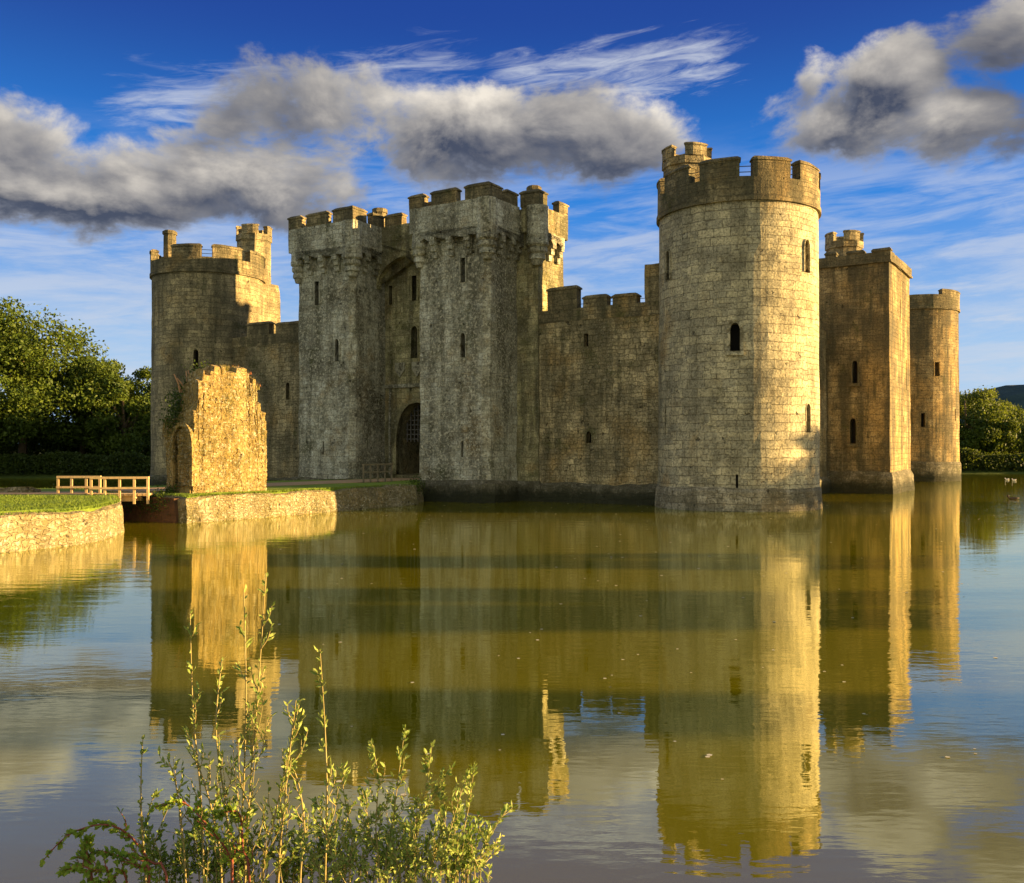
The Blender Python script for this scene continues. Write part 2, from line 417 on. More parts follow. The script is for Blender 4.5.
def round_tower(c, r, ztop, zpar, zstr, mat, mstart, mperiod, mwidth, mlist, label, wins, plinth_mat, plinth_h=1.15, skip=(), inner=None, slits=()):
    b = Body('round_tower', mat, label)
    loft(b.bm, [(circ(c, r+.12), -1.2), (circ(c, r+.04), 2.0), (circ(c, r-.06), zstr)], None, hstep=.8)
    for px, py, w, h, kind, fr, sl in wins:
        a, z = on_circle(px, py, c, r)
        nr = (math.cos(a), math.sin(a)); b.opening((c[0]+nr[0]*r, c[1]+nr[1]*r, z-h/2), nr, w, h, .7 if w > .25 else .4, kind, fr, sl,
                                                   nm='window' if w > .25 else 'arrow_slit')
    T = b.done(smooth=False, jitter=.03)
    for p in T.data.polygons: pass
    bm = NB(); loft(bm, [(circ(c, r+.26), -1.2), (circ(c, r+.17), plinth_h-.1), (circ(c, r+.06), plinth_h+.1)], None, hstep=.4)
    build('plinth', bm, plinth_mat, T, jitter=.05)
    bm = NB(); annulus(bm, c, r-.2, r+.11, zstr-.16, zstr+.10); build('string_course', bm, M['parapet'], T, jitter=.015)
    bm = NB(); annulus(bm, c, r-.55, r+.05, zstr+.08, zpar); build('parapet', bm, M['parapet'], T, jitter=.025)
    ca = math.atan2(*reversed(W2L(0, 0)));  # direction to the camera from castle origin (approx.)
    cw = L2W(*c); tc = math.atan2(-cw.y, -cw.x)-ROT
    for k in mlist:
        if k in skip: continue
        a0 = tc+R(mstart+mperiod*k); merlon_arc(c, r+.05, .55, a0, a0+R(mwidth), zpar-.02, ztop, T)
    return T, tc

# ---- north-west tower (nearest)
NWc = (0.0, 0.0); RT = 4.47
T, tc = round_tower(NWc, RT, 18.75, 17.65, 16.55, M['drum'], -26, 36, 27.5, range(10), 'nearest round tower, pale ashlar, right half in evening sun',
    [(735, 337, .5, 1.5, True, .18, True), (807, 256, .5, 1.75, True, .05, False), (808, 418, .42, 1.55, True, .05, False),
     (668, 265, .4, 1.6, True, .1, False), (666, 420, .16, 1.7, None, 0, False), (737, 483, .12, .9, None, 0, False)], M['plinthpale'])
l = W2L(10.75, 58.4); turret(l, 1.42, 15.5, 21.75, T)
for k in range(10):
    a0 = tc+R(-26+36*k+27.5); a1 = tc+R(-26+36*(k+1)); bm = NB()
    for z in (17.95, 18.25):
        tube(bm, [((RT-.25)*math.cos(a), (RT-.25)*math.sin(a), z) for a in (a0-.03, a1+.03)], .025, seg=5)
    build('safety_rail', bm, M['iron'], T)

b = NB(); box(b, -3.4, 1.5, 1.5, 4.95, 0, 17.4, .9); build('inner_wall', b, M['drum'], T, jitter=.04)
b = NB(); box(b, -3.3, 1.4, 1.6, 4.9, 17.35, 18.3, .9); build('inner_parapet', b, M['parapet'], T, jitter=.03)
# ---- north-east tower
NEc = (-45.1, 0.0)
T, tc = round_tower(NEc, RT, 19.4, 18.35, 17.35, M['ne'], -38, 41.5, 30.5, range(8), 'far left round tower of olive brown stone with a chimney',
    [(196, 359, .4, 1.5, True, .1, False)], M['plinth'])
turret(W2L(-21.9, 80.6), 1.4, 17.3, 22.1, T, a0=.1)
turret(W2L(-28.3, 78.6), .5, 17.6, 21.35, T, sides=10, crown=False, name='chimney')
b = NB(); loft(b, [(rect(-45.1, -41.9, 2.0, 4.9), 0), (rect(-45.1, -41.9, 2.0, 4.9), 16.6), (rect(-45.1, -42.1, 2.0, 4.9), 17.3)], .8)
build('inner_wall', b, M['ne'], T, jitter=.04)
b = NB(); box(b, -45.1, -42.35, 2.2, 4.2, 17.25, 18.3, .6); build('inner_parapet', b, M['parapet'], T, jitter=.03)
bm = NB()
for z in (18.65, 18.95):
    a0 = tc+R(-38+30.5); a1 = tc+R(-38+41.5)
    tube(bm, [(NEc[0]+(RT-.25)*math.cos(a), NEc[1]+(RT-.25)*math.sin(a), z) for a in (a0-.03, a1+.03)], .025, seg=5)
build('safety_rail', bm, M['iron'], T)

# ---- south-west and south-east towers
SWc = (0.0, 55.0)
T, tc = round_tower(SWc, RT, 19.6, 19.0, 17.7, M['west'], 38, 60, 50, (0, 2, 4), 'farthest round tower at the right, ochre stone with low broken battlement',
    [(937, 369, .5, 1.4, None, .08, False), (923, 420, .4, 1.4, None, .08, False), (955, 415, .2, 1.2, None, 0, False)], M['plinth'], plinth_h=1.9)
T, tc = round_tower((-45.1, 55.0), RT, 19.4, 18.3, 17.3, M['ne'], 0, 40, 31, range(9), None, [], M['plinth'])

# ---- square west tower
WX, WY0, WY1, WZ = 4.25, 21.0, 29.2, 17.1
b = Body('square_tower', M['west'], 'tall square tower of brown ashlar right of the nearest round tower')
fp = rect(-3.6, WX, WY0, WY1)
loft(b.bm, [(grow(fp, .06), -1.2), (fp, 3), (grow(fp, -.08), WZ)], .8)
for px, py, w, h in ((855, 372, .38, 1.7), (853, 431, .42, 1.9)):
    x, z = on_y(px, py, WY0); b.opening((x, WY0, z-h/2), (0, -1), w, h, .6, True, .1, True)
for px, py, w, h in ((901, 311, .2, 1.7), (907, 375, .22, 2.4), (904, 431, .22, 2.2)):
    y, z = on_x(px, py, WX); b.opening((WX, y, z-h/2), (1, 0), w, h, .4, None, 0, nm='arrow_slit')
T = b.done()
bm = NB(); loft(bm, [(grow(fp, .35), -1.2), (grow(fp, .25), 1.3), (grow(fp, .1), 1.65)], .7); build('plinth', bm, M['plinth'], T, jitter=.08)
bm = NB()
for r_ in (rect(-3.7, WX+.05, WY0-.05, WY0+.5), rect(WX-.5, WX+.06, WY0+.5, WY1+.05), rect(-3.7, WX-.5, WY1-.5, WY1+.04), rect(-3.7, -3.2, WY0+.5, WY1-.5)):
    loft(bm, [(grow(r_, .07), WZ-.02), (grow(r_, .07), WZ+.12), (r_, WZ+.13), (r_, WZ+.75)], .6)
build('parapet', bm, M['parapet'], T, jitter=.05)
for a0, a1, h in ((1.2, 2.4, .35), (3.0, WX+.03, .32), (-.4, .4, .4)):
    merlon_box(rect(a0, a1, WY0-.04, WY0+.48), WZ+.73, WZ+.75+h, T, slope=.05)
xx, zz = on_y(844, 300, 24.3)
turret((xx, 24.3), 1.35, WZ-.1, 20.25, T, a0=.2)

# ---- curtain walls
CY = -1.2     # outer face of the north curtain
def curtain_n(x0, x1, mer, wins, label, htop=12.0):
    b = Body('curtain_wall', M['curtain'], label)
    fp = rect(x0, x1, CY, CY+2.0); loft(b.bm, [(fp, -1.2), (fp, htop-.75)], .8)
    for px, py, w, h, k in wins:
        x, z = on_y(px, py, CY); b.opening((x, CY, z-h/2), (0, -1), w, h, .5, k, .08 if w > .35 else 0)
    T = b.done(jitter=.05)
    bm = NB(); box(bm, x0, x1, CY-.03, CY+.5, htop-.77, htop, .6); build('parapet', bm, M['parapet'], T, jitter=.04)
    for pa, pb, py in mer:
        xa, z1 = on_y(pa, py, CY); xb, _ = on_y(pb, py, CY)
        merlon_box(rect(xa, xb, CY-.03, CY+.52), htop-.03, z1, T)
    bm = NB(); loft(bm, [(rect(x0, x1, CY-.55, CY+.3), -1.2), (rect(x0, x1, CY-.4, CY+.3), .9), (rect(x0, x1, CY-.04, CY+.3), 1.2)], .6)
    build('plinth', bm, M['plinth'], T, jitter=.1)
    return T
T = curtain_n(-12.55, -3.9, [(548, 577, 287), (583, 607, 296), (613, 637, 294)],
    [(586, 340, .3, .8, None), (589, 437, .36, .7, True)], 'ochre and grey curtain wall between gatehouse and nearest tower')
xa, z1 = on_y(645, 265, CY)
bm = NB(); box(bm, xa, -3.8, CY-.05, CY+1.2, 11.95, z1, .6); build('stepped_wall_end', bm, M['parapet'], T, jitter=.05)
bm = NB()
for z in (12.25, 12.5): tube(bm, ((-11, CY+1.6, z), (-5, CY+1.6, z)), .02, seg=5)
build('safety_rail', bm, M['iron'], T)
T = curtain_n(-41.6, -31.6, [(276, 300, 322), (247, 269, 323)], [(288, 391, .42, 1.3, True)], 'grey curtain wall between gatehouse and far left tower', htop=12.1)
def curtain_x(xo, xi, y0, y1, label=None, h=12.2):
    bm = NB(); fp = rect(min(xo, xi), max(xo, xi), y0, y1); loft(bm, [(fp, -1.2), (fp, h)], .9)
    T = build('curtain_wall', bm, M['curtain'], castle, jitter=.05)
    y = y0+1.5
    while y < y1-1.5:
        merlon_box(rect(min(xo, xo+math.copysign(.5, xi-xo)), max(xo, xo+math.copysign(.5, xi-xo)), y, y+1.5), h-.02, h+.9, T); y += 2.4
    bm = NB(); loft(bm, [(grow(fp, .35), -1.2), (grow(fp, .3), .9), (grow(fp, .02), 1.15)], .9); build('plinth', bm, M['plinth'], T, jitter=.08)
    if label: T['label'] = label
curtain_x(-.3, -2.3, 4.3, 20.9, 'strip of curtain wall seen between round and square towers')
curtain_x(-.3, -2.3, 29.9, 50.7)
curtain_x(-44.8, -42.8, 5.0, 50.7)
bm = NB(); box(bm, -41, -4, 54, 56, -1.2, 12.2, .9); build('curtain_wall', bm, M['curtain'], castle, jitter=.05)
bm = NB(); box(bm, -42.7, -2.4, .9, 53.9, -1.2, .9); build('courtyard_floor', bm, M['grass'], castle)

# ---- gatehouse
GY = -4.7; GB = -1.3; GX = (-19.28, -14.1, -30.03, -25.06); ZC = 16.25; ZA = 17.0; ZP = 18.6; ZM = 19.5
PAR = .5
def machic(line_a, line_b, nrm, parent, n):
    """corbel course with small arches along one face, overhanging by PAR"""
    a = Vector(line_a); b_ = Vector(line_b); d = (b_-a); L = d.length; d.normalize(); nv = Vector(nrm)
    pitch = L/n
    for i in range(n+1):
        c = a+d*min(max(i*pitch, .18), L-.18)
        bm = NB()
        for k, (z0, z1, out) in enumerate(((15.35, 15.75, .18), (15.75, 16.12, .34), (16.12, ZC+.28, PAR-.02))):
            p = c-d*.19; q = c+d*.19
            P = [p-nv*.05, q-nv*.05, q+nv*out, p+nv*out]
            P = [(v.x, v.y) for v in P]
            ar = sum(P[i_][0]*P[(i_+1) % 4][1]-P[(i_+1) % 4][0]*P[i_][1] for i_ in range(4))
            if ar < 0: P.reverse()
            loft(bm, [(P, z0), (grow(P, .01), z0+.1), (P, z1+(.003 if k < 2 else 0))], None)
        build('corbel', bm, M['gate'], parent, jitter=.03)
    # arched front plate
    pts = [(0, ZA+.002)]; 
    for i in range(n):
        u0 = i*pitch+.19; u1 = (i+1)*pitch-.19; r = (u1-u0)/2; uc = (u0+u1)/2
        pts += [(u0, ZC+.1)]
        for k in range(7): t_ = PI*(1-k/6); pts.append((uc+r*math.cos(t_), ZC+.25+.42*math.sin(t_)))
        pts += [(u1, ZC+.1)]
    pts = [(0, ZC+.1)]+pts[1:]+[(L, ZC+.1), (L, ZA), (0, ZA)]
    bm = NB(); uv = bm.loops.layers.uv.verify()
    o = a+nv*(PAR-.28); o2 = a+nv*(PAR)
    A = [bm.verts.new((o.x+d.x*u, o.y+d.y*u, z)) for u, z in pts]; B = [bm.verts.new((o2.x+d.x*u, o2.y+d.y*u, z)) for u, z in pts]
    fs = [bm.faces.new(B), bm.faces.new(list(reversed(A)))]
    for i in range(len(pts)):
        j = (i+1) % len(pts); fs.append(bm.faces.new((A[i], A[j], B[j], B[i])))
    for f in fs:
        for lp in f.loops: v = lp.vert.co; lp[uv].uv = ((v.xy-a).dot(d), v.z)
    bmesh.ops.triangulate(bm, faces=[f for f in bm.faces if len(f.verts) > 4])
    build('machicolation', bm, M['gate'], parent)
def bartizan(c, r, parent):
    bm = NB()
    loft(bm, [(circ(c, r*.45, 16), 14.9), (circ(c, r*.62, 16), 15.2), (circ(c, r*.78, 16), 15.25), (circ(c, r*.78, 16), 15.5), (circ(c, r*.66, 16), 15.55),
              (circ(c, r*.92, 16), 15.72), (circ(c, r*.92, 16), 15.95), (circ(c, r*.82, 16), 16.0), (circ(c, r*1.06, 16), 16.15), (circ(c, r*1.06, 16), 16.38),
              (circ(c, r, 16), 16.42), (circ(c, r, 16), ZP)], None, hstep=.5)
    o = build('bartizan', bm, M['gate'], parent, jitter=.02)
def lmerlon(xr, ya, lx_, ly_, parent, sg=1, z1=None):
    P = [(xr-lx_*sg, ya), (xr, ya), (xr, ya+ly_), (xr-.5*sg, ya+ly_), (xr-.5*sg, ya+.5), (xr-lx_*sg, ya+.5)]
    if sg < 0: P.reverse()
    merlon_box(P, ZP-.02, z1 or ZM+.03, parent)
def gate_tower(x0, x1, wins, sidewins, label):
    b = Body('gatehouse_tower', M['gate'], label)
    fp = rect(x0, x1, GY, GB+.4); ch = .35
    fp = [(x0, GY+.0), (x1-ch, GY), (x1, GY+ch), (x1, GB+.4), (x0, GB+.4)]
    loft(b.bm, [(grow(fp, .05), -1.2), (fp, 3), (fp, 16.0), (fp, ZA)], .7)
    for px, py, w, h, k in wins:
        x, z = on_y(px, py, GY); b.opening((x, GY, z-h/2), (0, -1), w, h, .6, k, .1 if w > .25 else 0, nm='window' if w > .25 else 'arrow_slit')
    for px, py, w, h, k in sidewins:
        y, z = on_x(px, py, x1); b.opening((x1, y, z-h/2), (1, 0), w, h, .4, k, 0, nm='arrow_slit')
    T = b.done(jitter=.05)
    bm = NB(); P = grow(fp, .35); loft(bm, [(grow(fp, .4), -1.2), (grow(fp, .32), 1.0), (grow(fp, .05), 1.3)], .6); build('plinth', bm, M['plinth'], T, jitter=.1)
    machic((x0, GY), (x1, GY), (0, -1), T, 4); machic((x1, GY), (x1, GB), (1, 0), T, 3); machic((x0, GB), (x0, GY), (-1, 0), T, 3)
    bm = NB(); e = PAR
    for r_ in (rect(x0-e, x1+e, GY-e, GY-e+.5), rect(x1+e-.5, x1+e, GY-e+.5, GB-.5), rect(x0-e, x0-e+.5, GY-e+.5, GB-.5)):
        loft(bm, [(r_, ZA), (r_, ZP)], .6)
    box(bm, x0-e+.5, x1+e-.5, GY-e+.5, GB+.3, ZA-.02, ZA+.6)
    build('parapet', bm, M['gate'], T, jitter=.03)
    bartizan((x1+e-.55, GY-e+.55), .66, T)
    bartizan((x0-e+.5, GY-e+.5), .52, T)
    L = x1-x0+2*e; ya, yb = GY-e, GY-e+.5
    lmerlon(x1+e, ya, 1.8, 1.4, T); lmerlon(x0-e, ya, 1.15, 1.0, T, -1)
    for a0, a1 in ((.285*L, .60*L),): merlon_box(rect(x0-e+a0, x0-e+a1, ya, yb), ZP-.02, ZM, T)
    merlon_box(rect(x1+e-.5, x1+e, GY+1.55, GY+2.7), ZP-.02, ZM, T); merlon_box(rect(x0-e, x0-e+.5, GY+1.2, GY+2.3), ZP-.02, ZM, T)
    return T
gate_tower(GX[0], GX[1], [(463, 270, .36, 1.5, None), (463, 345, .36, 1.5, True), (462, 449, .2, 1.0, None)],
    [(507, 428, .14, 1.2, None), (509, 370, .14, 1.1, None)], 'right gatehouse tower, grey lichen speckled stone with machicolated top')
gate_tower(GX[2], GX[3], [(317, 293, .4, 1.6, None), (337, 350, .36, 1.5, True), (323, 448, .14, .9, None)],
    [(369, 400, .12, 1.1, None)], 'left gatehouse tower, grey stone with machicolated top beside the gate arch')
# rear block with the gateway
b = Body('gatehouse_block', M['gateb'], 'gatehouse body behind the twin towers, its right flank in bright evening sun')
x0, x1 = -31.7, -12.5
fp = rect(x0, x1, GB, 1.9); loft(b.bm, [(grow(fp, .04), -1.2), (fp, 3), (fp, ZA)], .8)
gc = -22.2
for px, py, w, h, k in ((391, 295, .3, 1.3, None), (414.5, 288, .42, 1.7, None), (414.5, 342, .55, 2.2, True)):
    x, z = on_y(px, py, GB); b.opening((x, GB, z-h/2), (0, -1), w, h, .6, k, .1)
b.opening((gc, GB, 1.55), (0, -1), 3.7, 4.95, 2.6, True, .28, False, .06, True, nm='gate_archway', label='tall pointed entrance arch, dark inside')
T = b.done(jitter=.04)
bm = NB(); loft(bm, [(grow(fp, .4), -1.2), (grow(fp, .32), 1.0), (grow(fp, .05), 1.3)], .6); build('plinth', bm, M['plinth'], T, jitter=.08)
bm = NB()
for i in range(11): x = gc-1.6+i*.32; box(bm, x-.035, x+.035, GB+.9, GB+.97, 3.8, 6.45)
for i in range(7): z = 4.0+i*.33; box(bm, gc-1.8, gc+1.8, GB+.975, GB+1.03, z-.035, z+.035)
build('portcullis', bm, M['iron'], T)
bm = NB(); box(bm, gc-1.1, gc+.35, GB+2.2, GB+2.35, 1.55, 4.6); build('door', bm, M['timber'], T)
bm = NB(); box(bm, GX[3]+.02, GX[0]-.02, GB-.12, GB+.1, 7.55, 7.8, .5)
for x in (gc-2.45, gc+2.35): box(bm, x, x+.16, GB-.1, GB+.1, 1.4, 7.553, .5)
build('label_moulding', bm, M['gate'], T, jitter=.02)
for i in range(3):
    bm = NB(); x = gc-1.5+i*1.5; P = [(-.42, .0), (-.42, -.5), (0, -1.05), (.42, -.5), (.42, 0)]
    A = [bm.verts.new((x+p[0], GB-.07, 9.3+p[1])) for p in P]; B = [bm.verts.new((x+p[0], GB+.05, 9.3+p[1])) for p in P]
    bm.faces.new(A); bm.faces.new(list(reversed(B)))
    for k in range(5): bm.faces.new((A[k], A[(k+1) % 5], B[(k+1) % 5], B[k]))
    build('shield_panel', bm, M['gate'], T)
# gallery arch between the towers
xa, xb = GX[3]+.0, GX[0]-.0; spring, crown = 14.4, 16.5
pts = [(xa+.03, ZA+.6), (xa+.03, spring)]
for k in range(1, 16): t_ = PI*(1-k/16); pts.append(((xa+xb)/2+(xb-xa)/2*math.cos(t_)*.99, spring+(crown-spring)*math.sin(t_)))
pts += [(xb-.03, spring), (xb-.03, ZA+.6)]
bm = NB(); uv = bm.loops.layers.uv.verify()
A = [bm.verts.new((u, GB-.95, z)) for u, z in pts]; B = [bm.verts.new((u, GB-.45, z)) for u, z in pts]
bm.faces.new(A); bm.faces.new(list(reversed(B)))
for i in range(len(pts)): j = (i+1) % len(pts); bm.faces.new((A[i], A[j], B[j], B[i]))
for f in bm.faces:
    for lp in f.loops: lp[uv].uv = (lp.vert.co.x, lp.vert.co.z)
bmesh.ops.triangulate(bm, faces=[f for f in bm.faces if len(f.verts) > 4])
build('gallery_arch', bm, M['gateb'], T)
bm = NB()
for r_ in (rect(xa+.03, xb-.03, GB-.97, GB-.43), rect(x1-.05, x1+.35, GB+.05, 1.9), rect(GX[1]+.55, x1-.05, GB-.4, GB+.1), rect(x0-.35, x0+.1, GB+.05, 1.9), rect(x0+.1, x1-.05, 1.4, 1.9)):
    loft(bm, [(r_, ZA+.58 if r_[0][1] < GB-.9 else ZA), (r_, ZP)], .6)
box(bm, x0+.1, x1-.05, GB+.1, 1.4, ZA-.02, ZA+.6)
build('parapet', bm, M['gateb'], T, jitter=.03)
machic((x1, GB), (x1, 1.2), (1, 0), T, 2)
bartizan((x1-.05, GB-.05), .7, T); lmerlon(x1+.36, GB-.5, 1.4, 1.0, T, 1, ZM+.1)
for a, c_ in ((xa+.8, xa+2.3), (xa+3.2, xa+4.7)): merlon_box(rect(a, c_, GB-.97, GB-.45), ZP-.02, ZM, T)
merlon_box(rect(x1-.12, x1+.35, .75, 1.88), ZP-.02, ZM-.1, T)
bm = NB(); box(bm, x0+.2, -20, 1.9, 4.9, -1, 19.6, 1.2); build('rear_block', bm, M['gateb'], T, jitter=.04)
for a in (-29, -26.4, -23.8, -21.2, -18.6, -16): merlon_box(rect(a, a+1.5, 1.42, 1.88), ZP-.02, ZM-.05, T)
xx, zz = on_y(380, 220, .6); turret((xx, .6), .5, ZA+.4, 20.85, T, sides=8, crown=False, name='chimney')
xx, zz = on_y(534, 220, .6); turret((xx, .6), .42, ZA+.4, 20.55, T, sides=8, crown=False, name='chimney')
# ---- water
def W(t_, s_): return L2W(-t_, s_)
m, g, b_ = new_mat('murky_moat_water')
ob = g.coord('Object')
n1 = g.noise(g.vmath('MULTIPLY', ob, (.55, 1.3, 1)), 1.1, 3, .55)
n2 = g.noise(g.vmath('MULTIPLY', ob, (.5, 1.6, 1)), 5.0, 3, .55)
calm = g.ramp(g.noise(ob, .045, 3, .5), .4, .62, .35, 1.0)
lx = g.sep(ob)[0]
rip = calm+g.ramp(lx, 14, 42, 0, 1.6)+g.ramp(lx, -6, -16, 0, .9)
bmp = g.bump(n1*1.0*rip+n2*.22*rip, 1, .009)
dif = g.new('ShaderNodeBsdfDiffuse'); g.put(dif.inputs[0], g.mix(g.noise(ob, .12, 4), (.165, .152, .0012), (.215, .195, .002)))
gl = g.new('ShaderNodeBsdfGlossy'); gl.inputs['Roughness'].default_value = .015; gl.inputs['Color'].default_value = (.95, .98, .80, 1)
g.put(gl.inputs['Normal'], bmp)
fr = g.new('ShaderNodeFresnel'); fr.inputs[0].default_value = 1.6; g.put(fr.inputs['Normal'], bmp)
fac = g.ramp(X(g, fr.outputs[0]), 0, 1, .27, 1.0, smooth=False)
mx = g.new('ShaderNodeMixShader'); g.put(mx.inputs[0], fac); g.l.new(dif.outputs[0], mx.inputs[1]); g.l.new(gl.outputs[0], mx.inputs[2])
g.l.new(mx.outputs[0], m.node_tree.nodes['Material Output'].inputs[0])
bm = NB(); bmesh.ops.create_grid(bm, x_segments=1, y_segments=1, size=1)
for v in bm.verts: v.co = Vector((v.co.x*110, v.co.y*90+75, 0))
tag(build('water', bm, m), kind='structure')

# ---- ground: banks around the moat, out to the horizon
def gz(x, y):
    near = 5.2-y; far = y-(108 if x < 0 else 108+20*min(1, x/45)); left = -78-x; right = x-(60+.1*y)
    d = max(near, far, left, right)
    z = -1.6 if d < -3 else (-1.6+1.6*(d+3)/3 if d < 0 else min(1.1, d*.42))
    if near > 0 and d == near: z = min(1.6, near*.5)
    if d > 60: z += min(1, (d-60)/300)*noise.noise(Vector((x*.002, y*.002, 0)))*12
    return z
bm = NB(); xs = sorted(set([-6000, -3000, -1500, -800, -400, -250, -160, -120]+[-100+i*4 for i in range(51)]+[110, 130, 170, 250, 400, 800, 1500, 3000, 6000]))
ys = sorted(set([-3000, -800, -200, -60, -20, -8, -3, 0]+[1+i*.7 for i in range(14)]+[12+i*4 for i in range(36)]+[160, 180, 220, 300, 400, 600, 1000, 2000, 4000, 8000]))
gv = [[bm.verts.new((x, y, gz(x, y))) for x in xs] for y in ys]
for j in range(len(ys)-1):
    for i in range(len(xs)-1): bm.faces.new((gv[j][i], gv[j][i+1], gv[j+1][i+1], gv[j+1][i]))
tag(build('ground', bm, plain('bank_grass', (.035, .06, .008), (.07, .10, .015), .8, bump=.1), smooth=True), kind='structure')
# wooded hill far off on the right, blue haze mixed into its colour
bm = NB(); nx, ny = 60, 24
hv = [[None]*(nx+1) for _ in range(ny+1)]
for j in range(ny+1):
    for i in range(nx+1):
        x = 330+i*14; y = 820+j*16
        h = 74*math.exp(-((x-560)/170)**2)*math.sin(PI*j/ny)+noise.noise(Vector((x*.03, y*.03, 1)))*3*math.sin(PI*j/ny)
        hv[j][i] = bm.verts.new((x, y, h+noise.noise(Vector((x*.11, y*.11, 4)))*3.0-1))
for j in range(ny):
    for i in range(nx): bm.faces.new((hv[j][i], hv[j][i+1], hv[j+1][i+1], hv[j+1][i]))
tag(build('hills', bm, plain('hazed_woodland', (.02, .045, .045), (.04, .075, .065), .05, bump=2)), kind='structure')

# ---- islands, causeway, bridge
def slab(name, poly, z0, z1, mat, wall_mat, wall_label, top_kind='structure', batter=.25):
    if sum(poly[i][0]*poly[(i+1) % len(poly)][1]-poly[(i+1) % len(poly)][0]*poly[i][1] for i in range(len(poly))) < 0: poly = poly[::-1]
    bm = NB(); loft(bm, [(grow(poly, batter), z0), (grow(poly, .02), z1-.08), (grow(poly, -.2), z1+.0)], .45, hstep=.35)
    w = build('retaining_wall', bm, wall_mat, jitter=.09); tag(w, wall_label, 'retaining wall')
    bm = NB(); pg = grow(poly, -.12); loft(bm, [(pg, z1-.06), (grow(poly, -.35), z1+.10)], .5)
    uvl = bm.loops.layers.uv.verify()
    return tag(build(name, bm, mat, jitter=.03), kind=top_kind)
isl = [(-27, 25.2), (-20.5, 26.5), (-16.5, 29.8), (-15.1, 32.6), (-14.9, 34.4), (-15.5, 37.6), (-17.2, 41.5), (-18.9, 44.2), (-19.4, 47.5), (-28, 50), (-40, 48), (-44, 38), (-38, 28)]
slab('island_grass', isl, -1.2, 1.16, M['grass'], M['bank'], 'sunlit curved rubble wall round the grassy island at the left edge')
cz = 1.15
cs = [W(16.6, -24.9), W(16.5, -16.3), W(16.5, -8.7), W(19.0, -5.0), W(25.3, -5.0), W(27.6, -9), W(27.6, -16), W(26.5, -24.9)]
cs = [(p.x, p.y) for p in cs]
slab('causeway_grass', cs, -1.2, cz, M['grass'], M['bank'], 'rubble retaining wall of the causeway, sunlit beside the ruin and dark near the gate')
def strip(name, pts, z, mat, kind='structure'):
    bm = NB(); v = [bm.verts.new((p[0], p[1], z)) for p in pts]; bm.faces.new(v)
    r = bmesh.ops.extrude_face_region(bm, geom=bm.faces[:]); 
    for q in r['geom']:
        if isinstance(q, bmesh.types.BMVert): q.co.z -= .3
    return tag(build(name, bm, mat), kind=kind)
cp = [W(20.4, -24.6), W(20.4, -5.0), W(20.4, -1.4), W(24.0, -1.4), W(24.0, -5.2), W(23.8, -24.6)]
strip('path', [(p.x, p.y) for p in cp], cz+.145, M['path'])
strip('path', [(-38, 41.5), (-24, 42.3), (-19.0, 42.2), (-19.0, 44.3), (-26, 45.0), (-39, 44.2)], 1.16+.145, M['path'])
# grass step in front of the gate recess
bm = NB(); P = [W(19.3, -5.2), W(25.05, -5.2), W(25.05, -1.35), W(19.3, -1.35)]; P = [(p.x, p.y) for p in P]
P = P if sum(P[i][0]*P[(i+1) % 4][1]-P[(i+1) % 4][0]*P[i][1] for i in range(4)) > 0 else P[::-1]
loft(bm, [(P, 0), (P, 1.27)], None); tag(build('gate_terrace', bm, M['grass']), kind='structure')
# rusty brown earth end of the causeway
e0 = W(17.3, -25.35); e1 = W(24.5, -25.35); bm = NB()
P = [W(17.1, -25.12), W(24.5, -25.4), W(24.5, -24.7), W(17.1, -24.7)]; P = [(p.x, p.y) for p in P]
P = P if sum(P[i][0]*P[(i+1) % 4][1]-P[(i+1) % 4][0]*P[i][1] for i in range(4)) > 0 else P[::-1]
loft(bm, [(grow(P, .12), -1.2), (P, 1.12)], .35, hstep=.3)
tag(build('bridge_abutment', bm, M['rust'], jitter=.08), 'rusty brown bank wall under the end of the footbridge', 'abutment')

br = thing('footbridge', (-18, 44.8, 0), 0, 'short wooden footbridge with pale post and rail sides left of the ruin', 'footbridge')
def brp(x, y, z): return (x+18, y-44.8, z)
bm = NB()
dk = [(-19.6, 42.25), (-16.35, 42.55), (-16.5, 43.9), (-19.8, 43.6)]
for i in range(16):
    f0 = i/16+.004; f1 = (i+1)/16-.004
    lerp = lambda a, b, f: (a[0]+(b[0]-a[0])*f, a[1]+(b[1]-a[1])*f)
    P = [lerp(dk[0], dk[1], f0), lerp(dk[0], dk[1], f1), lerp(dk[3], dk[2], f1), lerp(dk[3], dk[2], f0)]
    P = [(p[0]+18, p[1]-44.8) for p in P]; loft(bm, [(P, 1.20), (P, 1.29)], None)
build('deck', bm, M['timber'], br)
for y in (42.65, 43.3):
    bm = NB(); box(bm, -1.9, 1.1, y-44.8, y-44.8+.16, .95, 1.195); build('beam', bm, M['timber'], br)
